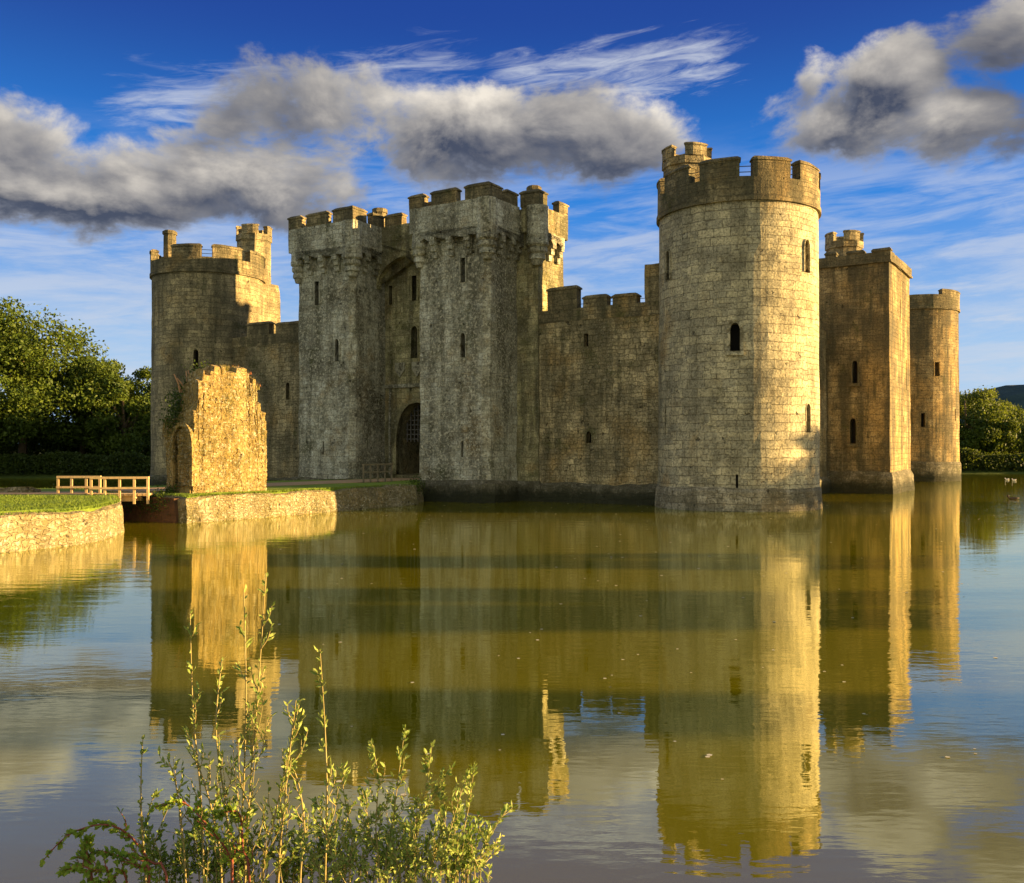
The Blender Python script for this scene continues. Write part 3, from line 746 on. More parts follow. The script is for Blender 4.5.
def railing(pa, pb, za, zb, npost, zt, zbot, parent, off, w=.05):
    a = Vector((ray(pa)[0]*za, za)); b_2 = Vector((ray(pb)[0]*zb, zb)); d = (b_2-a).normalized(); nn = Vector((-d.y, d.x))
    for i in range(npost):
        p = a+(b_2-a)*(i/(npost-1)) + (d*(w) if i == 0 else -d*w if i == npost-1 else Vector((0, 0)))
        P = [p-d*w-nn*w, p+d*w-nn*w, p+d*w+nn*w, p-d*w+nn*w]; bm = NB()
        P = [(q.x-off[0], q.y-off[1]) for q in P]; loft(bm, [(P, zbot), (P, zt-.05)], None); build('post', bm, M['timber'], parent)
    for z, hh, ww in ((zt, .05, .075), (zt-.46, .045, .03)):
        P = [a-nn*ww, b_2-nn*ww, b_2+nn*ww, a+nn*ww]; P = [(q.x-off[0], q.y-off[1]) for q in P]
        sh = -(nn*.085) if ww < .05 else Vector((0, 0)); P = [(q[0]+sh.x, q[1]+sh.y) for q in P]
        bm = NB(); loft(bm, [(P, z-hh), (P, z+hh)], None); build('handrail', bm, M['timber'], parent)
railing(90, 149, 42.15, 42.45, 5, 2.02, .85, br, (-18, 44.8))
railing(57, 101, 43.05, 43.2, 4, 2.03, 1.12, br, (-18, 44.8))
# small railing before the gate
gr_p = W(21, -7); gr = thing('gate_railing', (gr_p.x, gr_p.y, 0), 0, 'low grey timber railing on the causeway before the gate arch', 'railing')
M_t = M['timber']; M['timber'] = plain('grey_rail_timber', (.16, .13, .08), (.24, .2, .12), 5)
railing(363, 392, 57.5, 60.0, 5, 2.35, 1.2, gr, (gr_p.x, gr_p.y), w=.04)
M['timber'] = M_t
# low stones on the island
bm = NB(); box(bm, -23.9, -21.9, 43.7, 44.3, 1.2, 1.55, .3)
tag(build('kerb_stones', bm, M['bank'], jitter=.12), 'low pale row of stones on the island by the path', 'stones')

# ---- barbican ruin
rn = thing('ruined_wall', (O.x, O.y, 0), ROT, 'sunlit golden ruined wall fragment with an arched niche beside the moat', 'ruin')
rx0, rx1 = -17.3, -18.5
top = [(194, 401), (197, 400), (197.2, 381), (202, 380), (202.2, 372), (210, 370), (226, 366), (243, 368), (249, 370), (249.2, 380), (256, 381), (256.2, 392), (262, 393), (262.2, 402), (268, 405)]
ty = [on_x(px, py, rx0) for px, py in top]
def topz(y):
    if y <= ty[0][0]: return ty[0][1]
    for (a, za), (b2, zb) in zip(ty, ty[1:]):
        if y <= b2: return za+(zb-za)*(y-a)/(b2-a)
    return ty[-1][1]
def column_wall(bm, y0, y1, xf, xb, zb, zf, n=66, m=84, rag=.14, bwid=.40, bhgt=.235):
    hsh = lambda a, b_: (math.sin(a*127.1+b_*311.7+4.2)*43758.5453) % 1.0
    uv = bm.loops.layers.uv.verify(); ys_ = [y0+(y1-y0)*i/n for i in range(n+1)]
    zt = [round((zf(y)+(hsh(math.floor(y/.33), 3)-.62)*rag*5.5)/bhgt)*bhgt+noise.noise(Vector((y*4, 1, 1)))*.06 for y in ys_]
    K = 4; G = {}
    for i, y in enumerate(ys_):
        for k in range(K+1):
            for j in range(m+1):
                if k in (0, K) or i in (0, n) or j in (0, m):
                    x = xf+(xb-xf)*k/K; zz_ = zt[i]-abs(k-1)*.10; zq = zb+(zz_-zb)*j/m
                    row = math.floor(zq/bhgt); bw_ = bwid*(.7+.6*hsh(row, 9)); cf = y/bw_+hsh(row, 5); fy = cf % 1; fz = (zq/bhgt) % 1
                    off_ = (hsh(row, math.floor(cf))-.55)*.075
                    if fy < .16 or fz < .2: off_ -= .028
                    if k == 0: x += off_*(1 if xf > xb else -1)
                    if k == K: x -= off_*(1 if xf > xb else -1)
                    if i in (0, n) and 0 < k < K: y += off_*(-1 if i == 0 else 1)
                    G[i, k, j] = bm.verts.new((x, y, zq)); y = ys_[i]
    def q(a, b_, c, d, uvs):
        f = bm.faces.new((a, b_, c, d))
        for lp, w_ in zip(f.loops, uvs): lp[uv].uv = w_
    for i in range(n):
        for j in range(m):
            for k in (0, K):
                v = [G[i, k, j], G[i+1, k, j], G[i+1, k, j+1], G[i, k, j+1]]; q(*v, [(p.co.y, p.co.z) for p in v])
        for k in range(K):
            for j in (0, m): v = [G[i, k, j], G[i+1, k, j], G[i+1, k+1, j], G[i, k+1, j]]; q(*v, [(p.co.y, p.co.x) for p in v])
    for k in range(K):
        for j in range(m):
            for i in (0, n): v = [G[i, k, j], G[i, k+1, j], G[i, k+1, j+1], G[i, k, j+1]]; q(*v, [(p.co.x, p.co.z) for p in v])
bm = NB(); column_wall(bm, -23.98, -19.55, rx0, rx1, .7, topz)
build('wall', bm, M['ruin'], rn, jitter=.04)
bm = NB(); loft(bm, [(rect(-19.3, -17.1, -25.0, -19.3), -.5), (rect(-19.25, -17.15, -24.9, -19.35), .95)], .4)
build('footing', bm, M['bank'], rn, jitter=.07)
# arched end block
b = Body('arched_pier', M['ruin'])
fp = rect(-19.2, -17.42, -24.05, -22.5); loft(b.bm, [(fp, .8), (fp, 4.2), (rect(-19.1, -17.5, -24.0, -22.5), 4.75)], .3)
xx, zz = on_y(182, 484, -24.05)
b.opening((xx+.05, -24.05, 1.6), (0, -1), 1.15, 2.75, 1.1, True, .2, False, .10, True, nm='niche_arch', label='pointed stone arch of the niche')
b.kids = b.kids
b.done(rn, jitter=.05)
for a, c_, z in ((-19.3, -18.95, 4.75),):
    bm = NB(); loft(bm, [(rect(a, c_, -24.1, -23.7), 3.9), (rect(a+.04, c_-.04, -24.1, -23.7), z)], .2); build('pinnacle_stub', bm, M['ruin'], rn, jitter=.06)
bm = NB(); column_wall(bm, -23.2, -20.5, -18.5, -19.15, .8, lambda y: 5.2+.35*math.sin(y*3), rag=.3, n=40, m=40)
build('rear_wall', bm, M['ruin'], rn, jitter=.1)

# ------------------------------------------------------------------ foliage
def leafquad(V_, F_, p, size, rng, asp=.6, nrm=None):
    d = Vector((rng.gauss(0, 1), rng.gauss(0, 1), rng.gauss(0, 1))).normalized()
    u = d.cross(Vector((rng.gauss(0, 1), rng.gauss(0, 1), rng.gauss(0, 1)))).normalized()
    w = d.cross(u); s = size*rng.uniform(.6, 1.3); i = len(V_)
    V_ += [p-u*s*.5, p+w*s*.5*asp, p+u*s*.5, p-w*s*.5*asp]; F_.append((i, i+1, i+2, i+3))
def mesh_obj(name, V_, F_, mat, parent=None):
    me = bpy.data.meshes.new(name); me.from_pydata([tuple(v) for v in V_], [], F_); me.update()
    return link(name, me, mat, parent)
def tree(name, x, y, z0, H, Wd, clumps, leaves, mat, label, cat='tree', group=None, size=.35, seed=1, crown0=.22, trunk=True, lean=0, cr=.16, limbs=9):
    rng = random.Random(seed); t = thing(name, (x, y, z0), 0, label, cat, group)
    V_, F_ = [], []; ctr = []
    for k in range(clumps):
        for _ in range(30):
            a = rng.uniform(0, 2*PI); ph = math.acos(rng.uniform(-.9, 1)); rr = rng.uniform(.45, 1)**.5
            p = Vector((math.sin(ph)*math.cos(a)*rr, math.sin(ph)*math.sin(a)*rr, math.cos(ph)*rr))
            if noise.noise(p*1.7+Vector((seed*3.1, 0, 0))) > -.22: break
        lump = 1+.30*noise.noise(p*1.4+Vector((0, seed*2.3, 0)))
        q = Vector((p.x*Wd/2*lump+lean*p.z, p.y*Wd/2*lump, H*(crown0+(1-crown0)/2)+p.z*lump*H*(1-crown0)/2*.93))
        if q.z < .4: q.z = .4+rng.random()*.6
        ctr.append(q)
        r = Wd*cr*rng.uniform(.55, 1.15)
        for _ in range(leaves):
            d = Vector((rng.gauss(0, 1), rng.gauss(0, 1), rng.gauss(0, .75))); d = d.normalized()*rng.random()**.45
            pp = q+Vector((d.x*r, d.y*r, d.z*r*.7))
            if pp.z < .05: continue
            leafquad(V_, F_, pp, size, rng)
    mesh_obj('crown', V_, F_, mat, t)
    if trunk:
        bm = NB(); r0 = H*.03
        tube(bm, [(0, 0, -.5), (0.1, 0, H*.15), (.2+lean*.1, .1, H*.35), (.1+lean*.3, 0, H*.6), (lean*.5, .1, H*.82)], r0, r0*.25, seg=8)
        for q in rng.sample(ctr, min(limbs, len(ctr))):
            s_ = Vector((.1, 0, H*rng.uniform(.16, .45))); md = s_.lerp(q, .5)+Vector((0, 0, H*.04)); tube(bm, [s_, md, q], r0*.42, r0*.08, seg=6)
        build('trunk', bm, M['bark'], t, smooth=True)
    return t
G_L = 'trees on the far bank at the left'; G_R = 'trees on the far bank at the right'
def atpx(px, y): return ray(px)[0]*y
tree('oak_tree', atpx(22, 116), 116, 1, 19.5, 19, 150, 330, M['oak'], 'broad oak tree at the left edge, tallest, with pale limbs showing', group=G_L, seed=3, size=.42, limbs=16, crown0=.03)
tree('oak_tree', atpx(-35, 112), 112, 1, 20, 16, 70, 260, M['oak'], 'oak crown cut off by the left edge of the photo', group=G_L, seed=8, size=.42, crown0=.03)
tree('oak_tree', atpx(82, 122), 122, 1, 15, 13, 90, 300, M['oak2'], 'darker rounded tree between the tall oak and the tree by the tower', group=G_L, seed=5, size=.4, crown0=.03)
tree('oak_tree', atpx(122, 118), 118, 1, 12.6, 12, 80, 320, M['oak'], 'smaller sunlit tree touching the far left round tower', group=G_L, seed=6, size=.38, crown0=.02)
tree('oak_tree', atpx(160, 128), 128, 1, 11, 9, 40, 280, M['oak2'], 'low tree mostly hidden behind the far left round tower', group=G_L, seed=16, size=.38, crown0=.05)
def hedge(name, pts, h, w, n, mat, label, seed=2, size=.25, cat='hedge'):
    rng = random.Random(seed); t0 = pts[0]; V_, F_ = [], []
    seg = [(Vector(a[:2]), Vector(b_[:2])) for a, b_ in zip(pts, pts[1:])]; L = sum((b_-a).length for a, b_ in seg)
    for _ in range(n):
        k = rng.choices(seg, [(b_-a).length for a, b_ in seg])[0]; f = rng.random(); p = k[0].lerp(k[1], f)
        hh = h*(.8+.35*noise.noise(Vector((p.x*.3, p.y*.3, seed)))+.12*noise.noise(Vector((p.x*1.3, p.y*1.3, seed))))
        z = hh*rng.random()**.6; ww = w/2*(1-.5*(z/hh)**2)
        leafquad(V_, F_, Vector((p.x+rng.uniform(-ww, ww)-t0[0], p.y+rng.uniform(-ww, ww)-t0[1], z)), size, rng)
    o = mesh_obj(name, V_, F_, mat); o.location = (t0[0], t0[1], pts[0][2] if len(pts[0]) > 2 else .5)
    return tag(o, label, cat)
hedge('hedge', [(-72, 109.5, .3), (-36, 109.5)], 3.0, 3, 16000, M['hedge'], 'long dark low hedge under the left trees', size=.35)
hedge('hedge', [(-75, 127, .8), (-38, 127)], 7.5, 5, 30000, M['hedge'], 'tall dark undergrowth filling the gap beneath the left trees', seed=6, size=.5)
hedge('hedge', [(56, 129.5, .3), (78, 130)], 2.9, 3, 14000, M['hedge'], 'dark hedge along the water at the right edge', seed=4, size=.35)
for i, (px, y, H, Wd, mt, lb) in enumerate((
    (965, 150, 12.2, 13, 'field', 'bright green tree touching the farthest round tower'),
    (1000, 158, 10.0, 12, 'oak', 'rounded green tree below the distant hill'),
    (1034, 150, 7.2, 12, 'field', 'lower tree cut off by the right edge'),
    (984, 146, 8.0, 9, 'oak2', 'low dark tree in front at the water hedge'),
    (935, 160, 13, 13, 'oak', 'tree mostly hidden behind the farthest round tower'))):
    tree('maple_tree', atpx(px, y), y, 1, H, Wd, 60, 260, M[mt], lb, group=G_R, seed=20+i, size=.42, crown0=.04, cr=.17)
# trees on the near right bank, outside the frame: they shade the foot of the tower and lay bands across the water
for i, (x, y, H, Wd) in enumerate(((72, 54.4, 10.9, 10), (70, 27.2, 13, 3.6), (68, 18.6, 13.5, 5.0), (66, 11.0, 13, 2.2))):
    tree('bank_tree', x, y, .8, H, Wd, 46, 200, M['oak2'], ['wide low tree on the right bank opposite the nearest tower', 'narrow tree on the right bank, farther one', 'narrow tree on the right bank, middle one', 'slim tree on the right bank close to the viewer'][i],
         group='trees on the right bank', seed=40+i, size=.5, crown0=.1, cr=.2)

# plants on the ruin
def wpt(px, py, x): y, z = on_x(px, py, x); p = L2W(x, y); return Vector((p.x, p.y, z))
rng = random.Random(5)
def clump(name, centers, r, n, size, mat, label, cat='plant', asp=.6):
    c0 = centers[0]; V_, F_ = [], []
    for c in centers:
        for _ in range(n):
            d = Vector((rng.gauss(0, .5), rng.gauss(0, .5), rng.gauss(0, .5)))*r; leafquad(V_, F_, c-c0+d, size, rng, asp)
    o = mesh_obj(name, V_, F_, mat); o.location = c0; return tag(o, label, cat)
clump('ivy', [wpt(px, py, -18.6) for px, py in ((178, 398), (175, 410), (184, 408), (188, 396), (182, 420), (174, 422), (190, 386), (199, 380), (201, 374), (192, 402), (203, 383))], .5, 260, .13, M['ivy'], 'dark green ivy over the left shoulder of the ruin', 'ivy')
clump('bramble', [wpt(px, py, -18.6) for px, py in ((172, 492), (178, 500), (168, 497), (180, 490), (160, 498))], .4, 220, .13, M['ivy'], 'dark bramble at the foot of the ruin above the rusty bank', 'bramble')
clump('bramble', [Vector((*W(17.6+k*.3, -25.2), .8+.2*math.sin(k*2.1))) for k in range(12)], .34, 80, .11, M['ivy'], 'trailing green plants over the rusty bank under the footbridge', 'bramble')
# grass tufts and sprigs on top
def tufts(name, pts, n, h, mat, label, cat):
    c0 = pts[0]; V_, F_ = [], []
    for c in pts:
        for _ in range(n):
            b0 = c-c0+Vector((rng.uniform(-.3, .3), rng.uniform(-.35, .35), -.12)); d = Vector((rng.gauss(0, .35), rng.gauss(0, .35), 1)).normalized()
            hh = h*rng.uniform(.5, 1.3); s = Vector((rng.uniform(-1, 1), rng.uniform(-1, 1), 0)).normalized()*.022; i = len(V_)
            V_ += [b0-s, b0+s, b0+d*hh]; F_.append((i, i+1, i+2))
    o = mesh_obj(name, V_, F_, mat); o.location = c0; return tag(o, label, cat)
tufts('grass_tuft', [wpt(px, py, -17.9) for px, py in ((206, 376), (211, 372), (217, 370), (223, 369), (229, 369), (236, 371), (242, 374), (247, 380), (253, 387))], 60, .32, M['drygrass'], 'dry grass fringe along the top of the ruin', 'grass tuft')
tufts('red_valerian', [wpt(px, py, -17.9) for px, py in ((234, 367), (237, 369), (246, 372), (256, 384))], 16, .26, M['redsprig'], 'reddish sprigs on the crest of the ruin', 'plant')
bm = NB(); V0 = wpt(188, 400, -18.5)
for px, py, px2, py2 in ((180, 393, 174, 374), (184, 390, 177, 378), (186, 388, 186, 371), (190, 388, 188, 370), (183, 398, 178, 384), (186, 405, 182, 395)):
    a = wpt(px, py, -18.6)-V0; c_ = wpt(px2, py2, -18.6)-V0; tube(bm, [a, a.lerp(c_, .5)+Vector((.05, 0, .02)), c_], .05, .025, seg=5)
o = tag(build('bare_stems', bm, plain('pink_brown_stem', (.45, .25, .12), (.55, .32, .18), 9, bump=0)), 'bare pinkish stems standing out of the ivy on the ruin', 'stems'); o.location = V0
# moss / plants hanging over the causeway wall near the gate
clump('hanging_weeds', [Vector((*W(17.2+k*.3, -8.2+k*.5), 1.0)) for k in range(6)], .5, 120, .12, M['ivy'], 'dark green weeds hanging over the causeway corner at the gate', 'weeds')

# grass blades fringe on island and causeway edges
def fringe(name, poly, z, label, n=5200, seed=3):
    rng = random.Random(seed); V_, F_ = [], []; L = [(Vector(poly[i]), Vector(poly[(i+1) % len(poly)])) for i in range(len(poly))]
    ctr = Vector((sum(p[0] for p in poly)/len(poly), sum(p[1] for p in poly)/len(poly)))
    for _ in range(n):
        a, b_ = rng.choices(L, [(q-p).length for p, q in L])[0]; p = a.lerp(b_, rng.random()); p = p+(ctr-p).normalized()*(abs(rng.gauss(.18, .25)))
        b0 = Vector((p.x, p.y, z)); d = Vector((rng.gauss(0, .5), rng.gauss(0, .5), 1)).normalized(); s = Vector((rng.uniform(-1, 1), rng.uniform(-1, 1), 0)).normalized()*.02; i = len(V_)
        V_ += [b0-s, b0+s, b0+d*rng.uniform(.06, .2)]; F_.append((i, i+1, i+2))
    return tag(mesh_obj(name, V_, F_, leafmat('grass_blades', (.09, .16, .015), (.18, .25, .03), scale=2)), label, kind='stuff')
fringe('edge_grass', isl, 1.18, 'short grass blades along the island edge')
fringe('edge_grass', cs, 1.17, 'short grass blades along the causeway edge', seed=9)

def lawn(name, poly, z, n, label, seed=3):
    rng = random.Random(seed); V_, F_ = [], []
    x0, x1 = min(p[0] for p in poly), max(p[0] for p in poly); y0, y1 = min(p[1] for p in poly), max(p[1] for p in poly)
    def inside(x, y):
        c = False
        for i in range(len(poly)):
            a = poly[i]; b_ = poly[i-1]
            if (a[1] > y) != (b_[1] > y) and x < (b_[0]-a[0])*(y-a[1])/(b_[1]-a[1])+a[0]: c = not c
        return c
    while len(F_) < n:
        x = rng.uniform(x0, x1); y = rng.uniform(y0, y1)
        if not inside(x, y): continue
        b0 = Vector((x, y, z)); d = Vector((rng.gauss(0, .6), rng.gauss(0, .6), 1)).normalized(); s = Vector((rng.uniform(-1, 1), rng.uniform(-1, 1), 0)).normalized()*.025; i = len(V_)
        V_ += [b0-s, b0+s, b0+d*rng.uniform(.04, .12)]; F_.append((i, i+1, i+2))
    return tag(mesh_obj(name, V_, F_, bpy.data.materials['grass_blades']), label, kind='stuff')
lawn('lawn', [(-27, 25.8), (-20.5, 27), (-16.9, 30.2), (-15.5, 33), (-15.3, 34.4), (-15.9, 37.6), (-17.6, 41.0), (-24, 41.6), (-34, 41)], 1.25, 42000, 'mown grass on the island')
rng = random.Random(77); V_, F_ = [], []
for _ in range(200):
    y = rng.uniform(9, 60); x = rng.uniform(-.25, .52)*y; s_ = rng.uniform(.012, .03)*(1+y*.02); a = rng.uniform(0, PI); i = len(V_)
    V_ += [Vector((x+s_*math.cos(a+k*PI/2.5), y+s_*math.sin(a+k*PI/2.5), .006)) for k in range(5)]; F_.append(tuple(range(i, i+5)))
tag(mesh_obj('floating_leaves', V_, F_, plain('pale_floating_bits', (.5, .45, .25), (.7, .66, .5), 5, bump=0)), 'tiny pale leaves and fluff floating on the moat', kind='stuff')
# waterfowl
def bird(name, px, py, sc_, mat, label):
    y = EYE*F/(py-HY); x = atpx(px, y); bm = NB()
    bmesh.ops.create_uvsphere(bm, u_segments=12, v_segments=8, radius=1)
    for v in bm.verts:
        v.co = Vector((v.co.x*.30*(1-.25*v.co.x), v.co.y*.15, v.co.z*.10+.05+max(0, -v.co.x)*.05))
    tube(bm, [(.2, 0, .08), (.27, 0, .14), (.27, 0, .2)], .055, .04, seg=8)
    n0 = len(bm.verts); bmesh.ops.create_uvsphere(bm, u_segments=10, v_segments=6, radius=.075, matrix=Matrix.Translation((.29, 0, .23)))
    tube(bm, [(.33, 0, .22), (.43, 0, .21)], .03, .012, seg=6)
    o = build(name, bm, mat, smooth=True); o.location = (x, y, 0); o.scale = (sc_,)*3; o.rotation_euler[2] = R(160 if px > 1005 else 20)
    return tag(o, label, 'duck', 'waterfowl on the moat at the right')
bird('white_duck', 1007, 479.5, .6, M['white'], 'white duck on the far water, left one of the pair near the hedge')
bird('white_duck', 1014, 480.2, .6, M['white'], 'white duck on the far water, right one of the pair near the hedge')
bird('brown_duck', 1013, 499.5, 1.0, M['brownbird'], 'small dark duck alone on the bright water near the right edge')

# ------------------------------------------------------------------ foreground shrubs
def fg(px, py, d): return Vector((ray(px)[0]*d, d, EYE+ray(px, py)[1]*d))
def curve(P, n=14):
    out = []
    for i in range(n+1):
        f = i/n*(len(P)-1); k = min(int(f), len(P)-2); f -= k
        p0 = P[max(k-1, 0)]; p1 = P[k]; p2 = P[k+1]; p3 = P[min(k+2, len(P)-1)]
        out.append(.5*((2*p1)+(p2-p0)*f+(2*p0-5*p1+4*p2-p3)*f*f+(3*p1-p0-3*p2+p3)*f*f*f))
    return out
def leaf(V_, F_, base, d, L, w, rng):
    d = d.normalized(); s = d.cross(Vector((rng.gauss(0, 1), rng.gauss(0, 1), rng.gauss(0, 1)))).normalized(); n = d.cross(s)
    i = len(V_); c = rng.uniform(.05, .22)*L
    m0 = base+d*L*.25-n*c*.3; m1 = base+d*L*.65-n*c*.5; t = base+d*L-n*c*1.6
    V_ += [base, m0+s*w*.42+n*c*.3, m0-s*w*.42+n*c*.3, m1+s*w*.46+n*c*.2, m1-s*w*.46+n*c*.2, t, m0, m1]
    F_ += [(i, i+1, i+6), (i, i+6, i+2), (i+1, i+3, i+7, i+6), (i+6, i+7, i+4, i+2), (i+3, i+5, i+7), (i+7, i+5, i+4)]
def shoot(P, rad, parent, mat, leafm, rng, spacing=.022, L=.034, w=.011, branch=6, blen=.22, lo=.12, ang=.6, name='stem', nleaf=1, top=1.0):
    pts = curve([Vector(p) for p in P], 24); bm = NB(); tube(bm, pts, rad, rad*.35, seg=6); V_, F_ = [], []
    def leaves(pp, sc_, dens):
        for a, b_ in zip(pp, pp[1:]):
            sg = (b_-a); n = max(1, int(sg.length/spacing*dens+rng.random()))
            for k in range(n):
                for _ in range(nleaf):
                    base = a+sg*rng.random(); o = Vector((rng.gauss(0, 1), rng.gauss(0, 1), rng.gauss(0, 1))); o = (o-o.project(sg)).normalized()
                    leaf(V_, F_, base, sg.normalized()*rng.uniform(.5, 1.1)+o*rng.uniform(.4, 1.0), L*sc_*rng.uniform(.55, 1.25), w*sc_*rng.uniform(.8, 1.25), rng)
    leaves(pts[int(len(pts)*lo):], .9, .8)
    leaves(pts[-3:], .8, 2)
    for k in range(branch):
        f = lo+(.93-lo)*(k+rng.random())/max(1, branch); i = min(int(f*24), 23); p = pts[i]; d = (pts[i+1]-pts[i]).normalized()
        o = Vector((rng.gauss(0, 1), rng.gauss(0, .7), rng.gauss(0, .3))).normalized(); ln = blen*(1.15-f)*rng.uniform(.5, 1.2)*top
        q1 = p+(d+o*ang).normalized()*ln*.5; q2 = q1+(d+o*ang*.35).normalized()*ln*.55
        bp = curve([p, q1, q2], 8); tube(bm, bp, rad*.5, rad*.18, seg=5); leaves(bp, .85, 1.1)
        if ln > .12:
            for _ in range(2):
                j = rng.randint(2, 6); o2 = Vector((rng.gauss(0, 1), rng.gauss(0, .7), rng.gauss(0, .4))).normalized(); r_ = bp[j]+(d+o2*.8).normalized()*ln*.35
                tube(bm, [bp[j], r_], rad*.32, rad*.15, seg=5); leaves([bp[j], bp[j].lerp(r_, .5), r_], .8, 1.2)
    st = build(name, bm, mat, parent, smooth=True)
    mesh_obj('leaves', V_, F_, leafm, st)
def shrub(name, px, d, label): 
    p = fg(px, 883, d); t = thing(name, (p.x, p.y, gz(p.x, p.y)), 0, label, 'shrub'); return t, Vector(t.location)
rng = random.Random(11)
D = 3.3
t, o0 = shrub('willow_shrub', 235, D, 'tall sparse sunlit shoots of a shrub standing highest in the foreground')
def addstem(t, o0, pl, d, root_px, **kw):
    P = [fg(px, py, d+rng.uniform(-.05, .05)) for px, py in pl]; root = Vector((fg(root_px, 883, d).x, d, gz(0, d)-.05))
    shoot([root-o0]+[p-o0 for p in P], kw.pop('rad', .0046), t, kw.pop('mat', M['twig']), kw.pop('leafm', M['leaf']), rng, **kw)
for pl, rp, kw in (
    ([(245, 890), (250, 790), (258, 690), (266, 574)], 245, dict(branch=14, blen=.34, spacing=.042, ang=.55)),
    ([(238, 890), (243, 800), (246, 700), (244, 590)], 240, dict(branch=10, blen=.26, spacing=.045, ang=.7)),
    ([(204, 890), (201, 800), (193, 710), (190, 612)], 210, dict(branch=11, blen=.2, spacing=.042, ang=.7)),
    ([(186, 890), (182, 830), (175, 780), (168, 760)], 195, dict(branch=6, blen=.2, spacing=.03)),
    ([(325, 890), (327, 800), (325, 730), (320, 650)], 322, dict(branch=9, blen=.17, spacing=.034, ang=.5)),
    ([(278, 890), (284, 810), (290, 750), (296, 700)], 275, dict(branch=9, blen=.26, spacing=.034)),
    ([(146, 890), (142, 830), (141, 780), (143, 736)], 150, dict(branch=4, blen=.07, spacing=.022, L=.022)),
    ([(222, 890), (214, 820), (200, 770), (186, 730)], 225, dict(branch=8, blen=.2, spacing=.034)),
    ([(262, 890), (272, 830), (285, 770), (300, 700)], 260, dict(branch=8, blen=.25, spacing=.034)),
    ([(232, 890), (226, 810), (216, 730), (222, 660)], 235, dict(branch=8, blen=.22, spacing=.036)),
    ([(300, 890), (305, 840), (300, 790), (290, 760)], 300, dict(branch=8, blen=.22, spacing=.03))):
    addstem(t, o0, pl, D, rp, lo=.22, **kw)
t, o0 = shrub('bushy_shrub', 420, 3.15, 'dense leafy pale green shrub at the bottom centre of the photo')
for pl, rp in (([(350, 890), (352, 840), (345, 800), (340, 765)], 360), ([(385, 890), (392, 830), (398, 780), (405, 728)], 390), ([(380, 890), (376, 830), (378, 780), (372, 742)], 385),
    ([(405, 890), (412, 840), (425, 790), (432, 745)], 405), ([(395, 890), (408, 850), (430, 800), (452, 768)], 400), ([(440, 890), (446, 850), (456, 810), (468, 772)], 440),
    ([(455, 890), (460, 850), (470, 800), (474, 765)], 450), ([(470, 890), (478, 860), (492, 830), (506, 808)], 470), ([(430, 890), (436, 850), (445, 815), (442, 790)], 430),
    ([(360, 890), (366, 850), (368, 820), (362, 790)], 365), ([(415, 890), (418, 860), (415, 830), (418, 800)], 415), ([(335, 890), (330, 850), (322, 820), (316, 800)], 340),
    ([(345, 890), (350, 860), (362, 830), (372, 815)], 350), ([(480, 890), (482, 865), (488, 845), (484, 830)], 480), ([(400, 890), (398, 865), (392, 845), (388, 830)], 400),
    ([(425, 890), (430, 870), (438, 850), (448, 835)], 425), ([(320, 890), (318, 870), (308, 850), (300, 835)], 325)):
    addstem(t, o0, pl, 3.15, rp, lo=.10, branch=13, blen=.19, spacing=.015, ang=.55, rad=.0030, L=.029, w=.0105)
t, o0 = shrub('undergrowth_shrub', 270, 3.45, 'low dark leafy growth behind the tall shoots at the bottom')
for k in range(64):
    px = rng.uniform(140, 490); h = rng.uniform(790, 860) if px < 370 else rng.uniform(815, 860)
    addstem(t, o0, [(px, 890), (px+rng.uniform(-8, 8), (890+h)/2), (px+rng.uniform(-20, 20), h)], 3.45, px, lo=.3, branch=7, blen=.16, spacing=.015, rad=.003, L=.028, w=.011, leafm=M['leafdark'])
t, o0 = shrub('dog_rose', 150, 3.2, 'arching red stemmed rose branch with small green leaves at the lower left')
for pl in ([(168, 892), (150, 862), (130, 836), (109, 825), (84, 828), (62, 840), (42, 862)], [(232, 892), (230, 857), (208, 826), (186, 804), (170, 802), (152, 808)],
           [(250, 892), (243, 850), (240, 815), (226, 812), (212, 815)], [(110, 892), (96, 872), (76, 866), (60, 876)], [(150, 892), (140, 868), (118, 856), (98, 850)], [(92, 892), (88, 860), (86, 838)], [(128, 892), (104, 884), (70, 888)]):
    addstem(t, o0, pl, 3.2, pl[0][0], lo=.25, branch=16, blen=.10, spacing=.016, rad=.005, L=.026, w=.016, leafm=M['rose'], mat=M['redtwig'], ang=1.0)

# ------------------------------------------------------------------ sky, sun, camera
EL = 6.3; AZ = -.6     # sun low in the west: +X, very slightly behind the castle
EXPO = 2.1; BG = .1
wd = bpy.data.worlds.new('World'); sc.world = wd; wd.use_nodes = True
g = N(wd.node_tree); bg = wd.node_tree.nodes['Background']
sky = g.new('ShaderNodeTexSky', sky_type='NISHITA'); sky.sun_disc = False
sky.sun_elevation = R(EL); sky.sun_rotation = R(90-AZ); sky.altitude = 50; sky.air_density = 1.0; sky.dust_density = .3; sky.ozone_density = 2.0
nish = X(g, sky.outputs[0])
K = 1/(BG*2**EXPO)
def kc(c, k=1.0): return tuple(((v/255)**2.2)*K*k for v in c)
d = g.coord('Generated'); dx, dy, dz = g.sep(d)
az = g.math('ARCTAN2', dx, dy); el = g.math('ARCSINE', dz)
def A(px): return math.atan((px-CX)/F)
def E(px, py): return math.atan((HY-py)/F*math.cos(A(px)))
